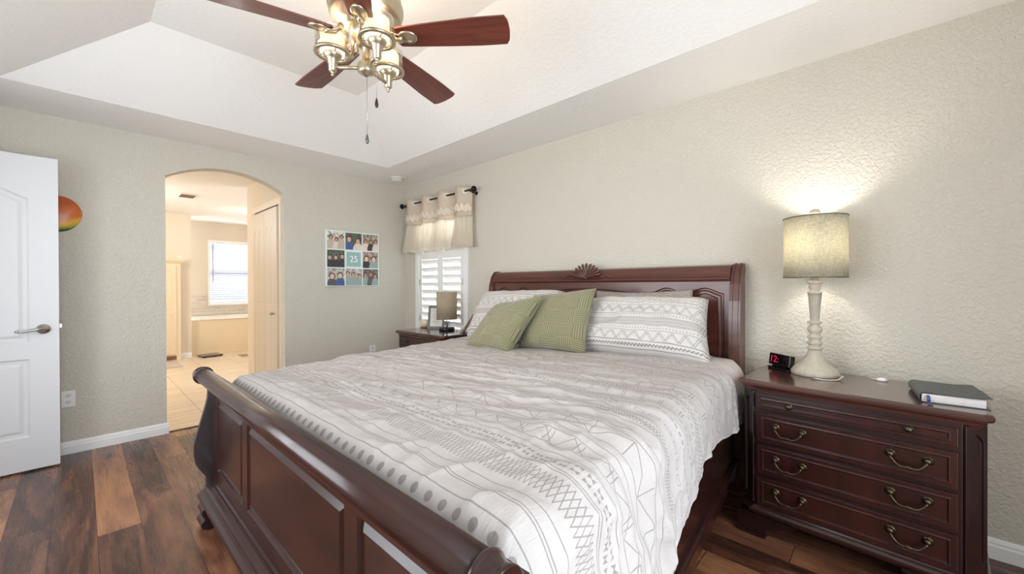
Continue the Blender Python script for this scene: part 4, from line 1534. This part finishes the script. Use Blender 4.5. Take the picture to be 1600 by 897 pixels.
def alarm_clock():
    L = (3.948, -0.165, TZ)
    rz = radians(-38)
    t = thing('alarm_clock', 'small black digital alarm clock with red digits beside the tall lamp', 'clock', L, rz)
    b = MB(); b.box(-0.068, 0.068, -0.022, 0.022, 0.0, 0.014); b.box(-0.05, 0.05, -0.012, 0.016, 0.014, 0.022)
    b.build('base', M['black'], t, bevel=0.004)
    T_ = Matrix.Rotation(radians(-8), 4, 'X')
    s = MB(); s.T = Matrix.Translation((0, 0, 0.022)) @ T_
    s.box(-0.068, 0.068, -0.016, 0.016, 0.0, 0.062)
    s.build('case', M['black'], t, bevel=0.003)
    sc_ = MB(); sc_.T = s.T; sc_.box(-0.063, 0.063, -0.018, -0.0155, 0.005, 0.057)
    sc_.build('screen', mat('glossy_black_screen', srgb(20, 12, 16), 0.06), t)
    tp = MB(); tp.T = s.T; tp.box(-0.060, 0.060, -0.010, 0.012, 0.062, 0.064)
    tp.build('top_button', mat('grey_top', srgb(150, 148, 146), 0.35), t)
    rd = mat('red_led', srgb(150, 20, 40), 0.4)
    rb = rd.node_tree.nodes['Principled BSDF']; rb.inputs['Emission Color'].default_value = (0.75, 0.03, 0.08, 1); rb.inputs['Emission Strength'].default_value = 0.5
    mw = s.T @ Matrix.Translation((-0.030, -0.0185, 0.031)) @ Matrix.Rotation(radians(90), 4, 'X')
    text_obj('12:', 0.050, 'digits', rd, t, mw, 0.0003)
    k = MB(); k.tube([(0.05, 0.02, 0.01), (0.075, 0.04, 0.006), (0.088, 0.062, 0.003), (0.082, 0.09, 0.003)], 0.002, 6)
    k.build('cord', M['black'], t)


alarm_clock()


def bible():
    L = (4.535, -0.365, TZ)
    t = thing('book', 'thick book with slate-grey soft cover and blue ribbon on the nightstand', 'book', L, radians(5))
    cov = mat('slate_leather', srgb(66, 74, 76), 0.42)
    q = NT(cov); x, y, z = q.xyz(q.coord()); q.bump(q.noise(q.vec(x * 200.0, y * 200.0, z * 200.0), 2, 2), 0.2, 0.002)
    x0, x1, y0, y1, h = -0.082, 0.092, -0.135, 0.125, 0.042
    c = MB()
    # cover as one bent sheet: bottom, rounded spine, top that lifts a little at the open side
    prof = [(x1 + 0.010, 0.0), (x0 + 0.012, 0.0)]
    for k in range(9):
        a = -pi / 2 - pi * k / 8
        prof.append((x0 + 0.012 + 0.016 * cos(a), h / 2 + h / 2 * sin(a)))
    prof += [(x0 + 0.012, h), (0.0, h - 0.002), (0.05, h - 0.004), (x1 + 0.014, h + 0.001)]
    inn = [(p[0], p[1] + 0.0022) if i < 2 else (p[0] + 0.0022, p[1]) if i < 11 else (p[0], p[1] - 0.0022) for i, p in enumerate(prof)]
    n = len(prof)
    vs = [(p[0], y, p[1]) for y in (y0, y1) for p in prof] + [(p[0], y, p[1]) for y in (y0, y1) for p in inn]
    fs = []
    for i in range(n - 1):
        fs += [(i, i + 1, n + i + 1, n + i), (2 * n + i, 3 * n + i, 3 * n + i + 1, 2 * n + i + 1), (i, 2 * n + i, 2 * n + i + 1, i + 1), (n + i, n + i + 1, 3 * n + i + 1, 3 * n + i)]
    fs += [(0, n, 3 * n, 2 * n), (n - 1, 3 * n - 1, 4 * n - 1, 2 * n - 1)]
    c.add(vs, fs, False)
    c.build('cover', cov, t)
    pm = mat('page_edges', srgb(222, 214, 210), 0.7)
    q = NT(pm); x, y, z = q.xyz(q.coord()); q.base(q.ramp(q.noise(q.vec(x * 6.0, y * 6.0, z * 700.0), 2, 2), [(0.35, srgb(190, 178, 176)), (0.6, srgb(234, 228, 224))]))
    p = MB(); p.box(x0 + 0.004, x1, y0 + 0.006, y1 - 0.006, 0.0026, h - 0.0075)
    p.build('pages', pm, t, bevel=0.003)
    r = MB()
    pts = [(-0.060, y0 + 0.008, 0.030), (-0.060, y0 - 0.004, 0.026), (-0.059, y0 - 0.006, 0.008), (-0.058, y0 - 0.022, 0.0015), (-0.057, y0 - 0.040, 0.0012), (-0.056, y0 - 0.0475, -0.002), (-0.056, y0 - 0.049, -0.028)]
    pts = pts[:4] + [(-0.057, y0 - 0.045, 0.0015)]
    for k in range(len(pts) - 1):
        a, b2 = pts[k], pts[k + 1]
        r.add([(a[0] - 0.005, a[1], a[2]), (a[0] + 0.005, a[1], a[2]), (b2[0] + 0.005, b2[1], b2[2]), (b2[0] - 0.005, b2[1], b2[2])], [(0, 1, 2, 3)], True)
    o = r.build('ribbon', mat('blue_ribbon', srgb(70, 84, 126), 0.5), t)
    sd = o.modifiers.new('s', 'SOLIDIFY'); sd.thickness = 0.0008


bible()

a = MB(); a.lathe([(0, 0), (0.020, 0), (0.022, 0.005), (0.018, 0.011), (0.008, 0.015), (0, 0.016)], (0, 0, 0), 24)
a.tube([(-0.02, 0.004, 0.005), (-0.032, 0.012, 0.004), (-0.045, 0.03, 0.003)], 0.002, 6)
o = a.build('cord_switch', M['white_plastic'])
o.location = (4.352, -0.140, TZ)
fin(o, 'little white round cord switch lying on the nightstand between the lamp and the book', 'switch')


# ------------------------------------------------------------------ things on the far nightstand
def far_things():
    t = thing('table_lamp', 'short lamp with beige cylinder shade and dark round base in front of the shutters', 'lamp', (1.035, -0.17, TZ))
    b = MB(); b.lathe([(0, 0), (0.080, 0), (0.080, 0.026), (0.074, 0.032), (0, 0.032)], (0, 0, 0), 36); b.build('base', mat('dark_bronze_base', srgb(48, 46, 56), 0.3, 0.4), t)
    b = MB(); b.tube([(0, 0, 0.03), (0, 0, 0.16)], 0.007, 12); b.build('stem', M['satin'], t)
    s_ = MB(); drum(s_, 0.105, 0.105, 0.115, 0.400); s_.build('lamp_shade', fabric_shade('burlap_shade', srgb(232, 222, 204), 0.75), t)
    b = MB(); b.tube([(0.075, 0.03, 0.02), (0.10, 0.05, 0.015), (0.12, 0.04, 0.004), (0.13, 0.02, 0.004)], 0.002, 6); b.build('cord', M['black'], t)
    # picture frame
    t = thing('picture_frame', 'grey tilted photo frame holding a lettered card beside the short lamp', 'frame', (0.825, -0.16, TZ), radians(32))
    R_ = Matrix.Rotation(radians(-10), 4, 'X')
    T = lambda a, b, d: tuple(R_ @ Vector((a, -d, b)))
    f = MB(); f.board(rect(-0.095, 0.095, 0.0, 0.250), [rect(-0.073, 0.073, 0.022, 0.228)], [(0, 0), (0.003, -0.007), (0.004, -0.007)], T, 0.014)
    f.build('frame', mat('grey_wood_frame', srgb(112, 108, 102), 0.5), t, bevel=0.0015)
    g = MB()
    g.add([T(a, b, -0.006) for a, b in rect(-0.069, 0.069, 0.026, 0.224)], [(0, 1, 2, 3)])
    cd_ = g.build('card', mat('cream_card', srgb(226, 222, 214), 0.6), t)
    g = MB()
    for i in range(9):
        z = 0.205 - i * 0.018; wd = (0.045, 0.05, 0.038, 0.052, 0.047, 0.05, 0.034, 0.048, 0.03)[i]
        g.add([T(a, b, -0.0052) for a, b in rect(-wd, wd, z - 0.002, z + 0.002)], [(0, 1, 2, 3)])
    g.build('printed_lines', mat('grey_ink', srgb(150, 146, 142), 0.7), cd_)
    s_ = MB(); s_.T = Matrix.Identity(4)
    p0 = R_ @ Vector((0, 0.016, 0.19)); s_.add([(-0.02, p0.y, p0.z), (0.02, p0.y, p0.z), (0.02, p0.y + 0.055, 0.001), (-0.02, p0.y + 0.055, 0.001)], [(0, 1, 2, 3)])
    o = s_.build('easel_leg', M['black'], t); sd = o.modifiers.new('s', 'SOLIDIFY'); sd.thickness = 0.003
    # cream rose ball candle
    t = MB()
    n, m_ = 28, 18
    vs, fs = [], []
    for j in range(m_ + 1):
        ph = -pi / 2 + pi * j / m_
        for i in range(n):
            a = 2 * pi * i / n
            r = 0.050 * (1 + 0.07 * sin(5 * a + 6 * ph) * cos(ph))
            vs.append((r * cos(ph) * cos(a), r * cos(ph) * sin(a), 0.048 + r * 0.95 * sin(ph)))
    for j in range(m_):
        for i in range(n): fs.append((j * n + i, j * n + (i + 1) % n, (j + 1) * n + (i + 1) % n, (j + 1) * n + i))
    t.add(vs, fs, True)
    zmin = min(v[2] for v in t.v); t.v = [(v[0], v[1], max(v[2] - zmin, 0.0)) for v in t.v]
    root = thing('candle', 'round cream rosebud candle on a brown dish, nearest the corner on the far nightstand', 'candle', (0.640, -0.165, TZ))
    d = MB(); d.lathe([(0, 0), (0.045, 0), (0.055, 0.008), (0.053, 0.010), (0.043, 0.004), (0, 0.004)], (0, 0, 0), 28); d.build('dish', mat('brown_dish', srgb(150, 108, 74), 0.4), root)
    t.v = [(v[0], v[1], v[2] + 0.004) for v in t.v]
    t.build('wax', mat('cream_wax', srgb(232, 214, 186), 0.4), root)
    # leaning plaque on a wire stand
    root = thing('plaque', 'small brown wooden plaque leaning back on a wire stand beside the bed', 'plaque', (1.315, -0.20, TZ), radians(-50))
    R2 = Matrix.Rotation(radians(-33), 4, 'X')
    T2 = lambda a, b, d: tuple(R2 @ Vector((a, -d, b)) + Vector((0, 0, 0.012)))
    f = MB(); f.board(rect(-0.045, 0.045, 0.0, 0.205), [rect(-0.028, 0.028, 0.06, 0.165)], [(0, 0), (0.003, -0.004), (0.004, -0.004)], T2, 0.020)
    f.build('board', wood_mat('brown_plaque_wood', srgb(104, 76, 52), srgb(150, 116, 82), 0.5, 'z'), root, bevel=0.002)
    w_ = MB()
    for sx in (-0.03, 0.03):
        pt = R2 @ Vector((sx, 0.022, 0.135)) + Vector((0, 0, 0.012))
        w_.tube([(sx, -0.018, 0.012), (sx, -0.016, 0.003), (sx, 0.02, 0.003), (sx, 0.02, 0.003)], 0.0025, 6)
        w_.tube([tuple(pt), (sx, pt.y + 0.065, 0.003)], 0.0025, 6)
    pt = R2 @ Vector((0, 0.022, 0.135)) + Vector((0, 0, 0.012))
    w_.tube([(-0.03, pt.y + 0.065, 0.003), (0.03, pt.y + 0.065, 0.003)], 0.0025, 6); w_.tube([(-0.03, 0.02, 0.003), (-0.03, pt.y + 0.065, 0.003)], 0.0025, 6)
    w_.build('wire_stand', M['black'], root)


far_things()


# ================================================================== CEILING FAN
def ceiling_fan():
    C0 = (2.596, -1.844, 2.757)
    t = thing('ceiling_fan', 'brass and nickel ceiling fan with five cherry blades and three lit glass lamps', 'ceiling fan', C0)
    ZB = 2.363 - C0[2]
    a = MB(); a.lathe([(0, 0), (0.085, 0), (0.088, -0.012), (0.078, -0.040), (0.050, -0.058), (0.030, -0.062)], (0, 0, 0), 40)
    a.lathe([(0.026, -0.06), (0.026, -0.11)], (0, 0, 0), 24)
    a.build('canopy', M['nickel'], t)
    a = MB(); a.lathe([(0.030, -0.100), (0.060, -0.105), (0.105, -0.125), (0.140, -0.160), (0.158, -0.200), (0.162, -0.235), (0.168, -0.242), (0.168, -0.262), (0.160, -0.270), (0.160, -0.296), (0.150, -0.306), (0.128, -0.312), (0.120, -0.330), (0.100, -0.340), (0.094, -0.352), (0.072, -0.362), (0, -0.364)], (0, 0, 0), 56)
    a.build('motor_housing', M['nickel'], t)
    a = MB(); a.lathe([(0.066, -0.360), (0.070, -0.372), (0.062, -0.392), (0.046, -0.402), (0.042, -0.425), (0.028, -0.436), (0.018, -0.440), (0.018, -0.505), (0.034, -0.508), (0.036, -0.512), (0.036, -0.545), (0.032, -0.552), (0.018, -0.560), (0.008, -0.566), (0, -0.567)], (0, 0, 0), 36)
    a.build('light_kit_stem', M['nickel'], t)
    bw = wood_mat('cherry_fan_blade', srgb(86, 34, 24), srgb(134, 62, 40), 0.38, 'x')
    base_a = 19.49821356
    for k in range(5):
        an = base_a + k * 2 * pi / 5
        Rz = Matrix.Translation((0, 0, ZB)) @ Matrix.Rotation(an, 4, 'Z')
        Rb = Rz @ Matrix.Rotation(radians(-13), 4, 'X')
        ol = []
        N = 14
        r0, r1 = 0.155, 0.665
        def hwid(u): return 0.050 + 0.025 * min(1, u * 1.35) ** 0.8
        top, bot = [], []
        for i in range(N + 1):
            u = i / N
            top.append((r0 + (r1 - 0.012 - r0) * u, hwid(u)))
        out = [(r0 - 0.012, -0.028)] + [(p[0], -p[1]) for p in top]
        for j in range(1, 8):
            w = -1 + 2 * j / 8
            out.append((r1 + 0.010 * (1 - w * w) - 0.004, 0.071 * w))
        out += [(p[0], p[1]) for p in reversed(top)] + [(r0 - 0.012, 0.028)]
        m_ = MB()
        m_.prism(out, -0.003, 0.004, 'z')
        bo = m_.build('blade', bw, t, bevel=0.0015)
        bo.matrix_local = Rb
        # blade iron with oval medallion under the blade
        ir = MB(); ir.T = Rb
        ir.tube([(0.105, 0, 0.034), (0.120, 0, 0.012), (0.135, 0, -0.008), (0.155, 0, -0.010), (0.175, 0, -0.008)], [0.014, 0.010, 0.009, 0.012, 0.014], 10)
        ir.tube([(0.105, 0.022, 0.030), (0.130, 0.028, 0.0), (0.150, 0.024, -0.008), (0.170, 0.020, -0.008)], [0.006, 0.005, 0.005, 0.005], 8)
        ir.tube([(0.105, -0.022, 0.030), (0.130, -0.028, 0.0), (0.150, -0.024, -0.008), (0.170, -0.020, -0.008)], [0.006, 0.005, 0.005, 0.005], 8)
        n = 28
        vs = []
        for (q_, z) in ((1.0, -0.0035), (1.0, -0.008), (0.86, -0.012), (0.70, -0.010), (0.62, -0.012), (0.0, -0.016)):
            for i in range(n):
                w = 2 * pi * i / n
                vs.append((0.198 + 0.046 * q_ * cos(w), 0.036 * q_ * sin(w), z))
        ir.add(vs, [(p * n + i, p * n + (i + 1) % n, (p + 1) * n + (i + 1) % n, (p + 1) * n + i) for p in range(5) for i in range(n)], True)
        ir.build('blade_iron', M['nickel'], t)
    # three lamps
    opal = mat('lit_opal_glass', (1, 0.95, 0.85, 1), 0.3)
    ob = opal.node_tree.nodes['Principled BSDF']; ob.inputs['Emission Color'].default_value = (1.0, 0.86, 0.62, 1); ob.inputs['Emission Strength'].default_value = 0.95
    clear = mat('clear_glass', (1, 0.97, 0.9, 1), 0.0)
    nt = clear.node_tree
    tr = nt.nodes.new('ShaderNodeBsdfTransparent'); tr.inputs[0].default_value = (0.98, 0.93, 0.84, 1)
    gl_ = nt.nodes.new('ShaderNodeBsdfGlossy'); gl_.inputs['Roughness'].default_value = 0.03
    lw = nt.nodes.new('ShaderNodeLayerWeight'); lw.inputs[0].default_value = 0.2
    mx = nt.nodes.new('ShaderNodeMixShader')
    nt.links.new(lw.outputs['Facing'], mx.inputs[0]); nt.links.new(tr.outputs[0], mx.inputs[1]); nt.links.new(gl_.outputs[0], mx.inputs[2]); nt.links.new(mx.outputs[0], nt.nodes['Material Output'].inputs[0])
    for deg in (-10.07, 109.93, 229.93):
        an = radians(deg)
        cx, cy = 0.150 * cos(an), 0.150 * sin(an)
        zb = -0.548 + 0.0
        l = MB()
        l.tube([(0.030 * cos(an), 0.030 * sin(an), -0.528), (0.07 * cos(an), 0.07 * sin(an), -0.530), (cx, cy, -0.533)], 0.0085, 12)
        l.build('lamp_arm', M['nickel'], t)
        cup = MB()
        cup.lathe([(0, -0.575), (0.006, -0.572), (0.008, -0.565), (0.005, -0.560), (0.012, -0.555), (0.018, -0.548), (0.018, -0.520), (0.022, -0.516), (0.022, -0.500), (0.030, -0.494), (0.040, -0.482), (0.042, -0.472), (0.02, -0.470)], (cx, cy, 0), 28)
        cu = cup.build('lamp_cup', M['nickel'], t)
        s1 = MB(); s1.T = Matrix.Translation((cx, cy, 0))
        drum(s1, 0.052, 0.052, -0.472, -0.382, 0.003, 40); 
        s1.lathe([(0.02, -0.474), (0.050, -0.472)], (0, 0, 0), 40)
        s1.build('opal_shade', opal, t)
        s2 = MB(); s2.T = Matrix.Translation((cx, cy, 0))
        drum(s2, 0.073, 0.073, -0.468, -0.376, 0.002, 48)
        s2.build('outer_glass', clear, t)
        rg = MB(); rg.T = Matrix.Translation((cx, cy, 0))
        vs = []
        n = 48
        for (r, z) in ((0.079, -0.474), (0.079, -0.464), (0.066, -0.462), (0.064, -0.474)):
            for i in range(n): vs.append((r * cos(2 * pi * i / n), r * sin(2 * pi * i / n), z))
        rg.add(vs, [(k * n + i, k * n + (i + 1) % n, ((k + 1) % 4) * n + (i + 1) % n, ((k + 1) % 4) * n + i) for k in range(4) for i in range(n)], True)
        for j in range(3):
            w = an + 2 * pi * j / 3
            rg.tube([(0.04 * cos(w), 0.04 * sin(w), -0.474), (0.066 * cos(w), 0.066 * sin(w), -0.470)], 0.003, 6)
        rg.build('shade_ring', M['nickel'], t)
        point('fan_bulb_light', (cx, cy, -0.366), 4.2, (1.0, 0.84, 0.62), 0.03, t)
    # pull chains
    for (x, y, z0, z1, m_) in ((0.004, 0.0, -0.565, -0.835, 'pewter'), (0.038, 0.030, -0.42, -0.668, 'dark')):
        c = MB(); c.tube([(x, y, z0), (x, y, z1)], 0.0014, 6)
        n = int((z0 - z1) / 0.008)
        for i in range(n): c.ell((x, y, z0 - i * 0.008), (0.0022, 0.0022, 0.0022), 6, 4)
        ch = c.build('pull_chain', M['satin'], t)
        f = MB(); f.lathe([(0.002, 0), (0.004, -0.006), (0.0075, -0.022), (0.0085, -0.032), (0.006, -0.042), (0, -0.046)], (x, y, z1), 14)
        f.build('fob', mat(m_ + '_fob', srgb(110, 108, 104) if m_ == 'pewter' else srgb(58, 30, 22), 0.3, 0.6 if m_ == 'pewter' else 0.0), ch)


ceiling_fan()


# ================================================================== WALL THINGS
def photo_canvas():
    y0, y1, z0, z1 = -0.985, -0.376, 1.214, 1.816
    L = (0.0, (y0 + y1) / 2, z0)
    t = thing('photo_collage', 'square photo collage panel with a pale aqua number 25 in the middle', 'picture', L)
    c = MB(); c.box(0.001, 0.030, y0, y1, z0, z1)
    c.build('canvas', mat('pale_aqua_canvas', srgb(222, 232, 230), 0.6), t, off=L, bevel=0.002)
    cell = 0.185; gap = 0.013
    bw = (y1 - y0)
    st = (bw - 3 * cell - 2 * gap) / 2
    skin = [mat('skin_print_%d' % i, srgb(*c_), 0.6) for i, c_ in enumerate(((206, 164, 140), (184, 140, 116), (224, 188, 168)))]
    darkc = mat('dark_hair_print', srgb(52, 44, 42), 0.6)
    cl = [mat('clothes_print_%d' % i, srgb(*c_), 0.6) for i, c_ in enumerate(((70, 96, 140), (60, 58, 62), (222, 206, 196), (150, 170, 164), (96, 90, 92), (196, 176, 160)))]
    bgs = [mat('photo_ground_%d' % i, srgb(*c_), 0.6) for i, c_ in enumerate(((92, 98, 84), (164, 148, 132), (188, 182, 172), (120, 112, 104), (204, 200, 190)))]
    for m_ in bgs:
        q = NT(m_); x, y, z = q.xyz(q.coord()); b0 = tuple(q.b.inputs['Base Color'].default_value)
        q.base(q.ramp(q.noise(q.vec(x * 20.0, y * 20.0, z * 20.0), 2, 3), [(0.35, tuple(v * 0.45 for v in b0[:3]) + (1,)), (0.65, tuple(min(1, v * 1.4) for v in b0[:3]) + (1,))]))
    rnd = random.Random(5)
    for r in range(3):
        for c_ in range(3):
            ya = y0 + st + c_ * (cell + gap); za = z1 - st - (r + 1) * cell - r * gap
            if r == 1 and c_ == 1:
                pnl = MB(); pnl.box(0.030, 0.0312, ya + 0.012, ya + cell - 0.012, za + 0.012, za + cell - 0.012)
                p = pnl.build('number_panel', mat('aqua_panel', srgb(150, 186, 180), 0.6), t, off=L)
                mw = Matrix.Translation((0.0316, ya + cell / 2 - L[1], za + cell / 2 - L[2])) @ Matrix(((0, 0, 1, 0), (1, 0, 0, 0), (0, 1, 0, 0), (0, 0, 0, 1)))
                text_obj('25', 0.098, 'number', mat('white_print', srgb(240, 244, 242), 0.6), p, mw, 0.0002)
                continue
            ph = MB()
            mats = [bgs[rnd.randrange(5)], skin[rnd.randrange(3)], darkc, cl[rnd.randrange(6)], cl[rnd.randrange(6)]]
            ph.cur = 0; ph.box(0.030, 0.0312, ya, ya + cell, za, za + cell)
            def disc(cy_, cz_, ry, rz_, x_, mi, a0=0, a1=2 * pi):
                ph.cur = mi
                n = 18
                pts = [(x_, min(max(cy_ + ry * cos(a0 + (a1 - a0) * i / n), ya), ya + cell), min(max(cz_ + rz_ * sin(a0 + (a1 - a0) * i / n), za), za + cell)) for i in range(n + 1 if a1 - a0 < 6 else n)]
                ph.add(pts, [tuple(range(len(pts)))], False)
            k = 2 if rnd.random() < 0.7 else 3
            for i in range(k):
                cy_ = ya + cell * (i + 0.5 + rnd.uniform(-0.12, 0.12)) / k; cz_ = za + cell * rnd.uniform(0.52, 0.68)
                hr = 0.021 if k == 3 else 0.027
                xo = 0.0313 + 0.0008 * i
                disc(cy_, za, hr * 2.1, cz_ - za - hr * 0.6, xo, 3 + (i % 2), 0, pi)
                disc(cy_, cz_ + hr * 0.25, hr * 1.15, hr * 1.25, xo + 0.0002, 2)
                disc(cy_, cz_, hr * 0.85, hr * 1.05, xo + 0.0004, 1)
            ph.build('photo_print', mats, t, off=L, recalc=False)


photo_canvas()


def outlet(y, z, label):
    t = thing('wall_outlet', label, 'outlet', (0, y, z))
    a = MB(); a.box(0.0005, 0.006, -0.036, 0.036, -0.058, 0.058); a.build('plate', M['white_plastic'], t, bevel=0.002)
    for s_ in (-1, 1):
        r = MB()
        vs = [(0.0075, 0.0175 * cos(2 * pi * i / 20), s_ * 0.024 + max(-0.0135, min(0.0135, 0.0175 * sin(2 * pi * i / 20)))) for i in range(20)]
        vb = [(0.005, v[1], v[2]) for v in vs]
        r.add(vs + vb, [tuple(range(20))] + [(i, (i + 1) % 20, 20 + (i + 1) % 20, 20 + i) for i in range(20)])
        re = r.build('receptacle', mat('outlet_face', srgb(222, 222, 218), 0.35), t)
        h = MB()
        for yy in (-0.0065, 0.0065): h.box(0.0074, 0.0078, yy - 0.0012, yy + 0.0012, s_ * 0.024 + 0.0, s_ * 0.024 + 0.009)
        h.lathe([(0.0025, 0.0074), (0.0025, 0.0078)], (0, 0, s_ * 0.024 - 0.007), 10, axis='x')
        h.build('slots', M['dark_slot'], re)


outlet(-2.820, 0.400, 'white duplex wall outlet low on the wall beside the open door')
outlet(-0.447, 0.470, 'white duplex wall outlet below the photo collage, just above the bed edge')


def balloon():
    t = thing('wall_plaque', 'orange, yellow and green oval wall plaque half hidden by the open door', 'wall ornament', (0.0, -2.862, 1.745))
    m = mat('balloon_paint', srgb(214, 96, 30), 0.3)
    q = NT(m)
    x, y, z = q.xyz(q.coord())
    f = (z * 0.85 + y * -0.35 + 0.105) * 4.6
    s_ = q.noise(q.vec(x * 10.0, y * 14.0 - z * 10.0, z * 30.0), 1.5, 2) * 0.10
    q.base(q.ramp(f + s_, [(0.04, srgb(44, 110, 74)), (0.10, srgb(180, 166, 60)), (0.20, srgb(226, 172, 66)), (0.32, srgb(204, 108, 40)), (0.8, srgb(176, 80, 26))]))
    a = MB()
    n, mm = 40, 10
    vs, fs = [], []
    for j in range(mm + 1):
        ph = (pi / 2) * j / mm
        for i in range(n):
            w = 2 * pi * i / n
            k = 1.0 - 0.10 * max(0, -sin(w)) * 1.0
            vs.append((0.001 + 0.035 * sin(ph), 0.120 * cos(ph) * cos(w) * k, 0.130 * cos(ph) * sin(w)))
    for j in range(mm):
        for i in range(n): fs.append((j * n + i, j * n + (i + 1) % n, (j + 1) * n + (i + 1) % n, (j + 1) * n + i))
    fs.append(tuple(range(n)))
    a.add(vs, fs, True)
    a.build('envelope', m, t)
    b = MB(); b.box(0.001, 0.02, -0.022, 0.022, -0.21, -0.165); b.tube([(0.01, -0.02, -0.165), (0.01, -0.05, -0.115)], 0.002, 6); b.tube([(0.01, 0.02, -0.165), (0.01, 0.05, -0.115)], 0.002, 6)
    b.v = [(v[0], v[1] - 0.055, v[2]) for v in b.v]
    b.build('basket', mat('basket_brown', srgb(120, 84, 50), 0.7), t)


balloon()

t = thing('smoke_detector', 'round white smoke detector on the ceiling soffit in the corner above the photo collage', 'smoke detector', (0.300, -0.300, RH))
a = MB(); a.lathe([(0, -0.0005), (0.072, -0.0005), (0.072, -0.010), (0.066, -0.022), (0.058, -0.030), (0.030, -0.036), (0, -0.037)], (0, 0, 0), 40); b_ = a.build('housing', M['white_plastic'], t)
a = MB()
for i in range(18):
    w = 2 * pi * i / 18
    a.T = Matrix.Rotation(w, 4, 'Z'); a.box(0.0635, 0.0705, -0.008, 0.008, -0.021, -0.013)
a.build('vent_slots', mat('grey_slots', srgb(140, 138, 134), 0.6), b_)
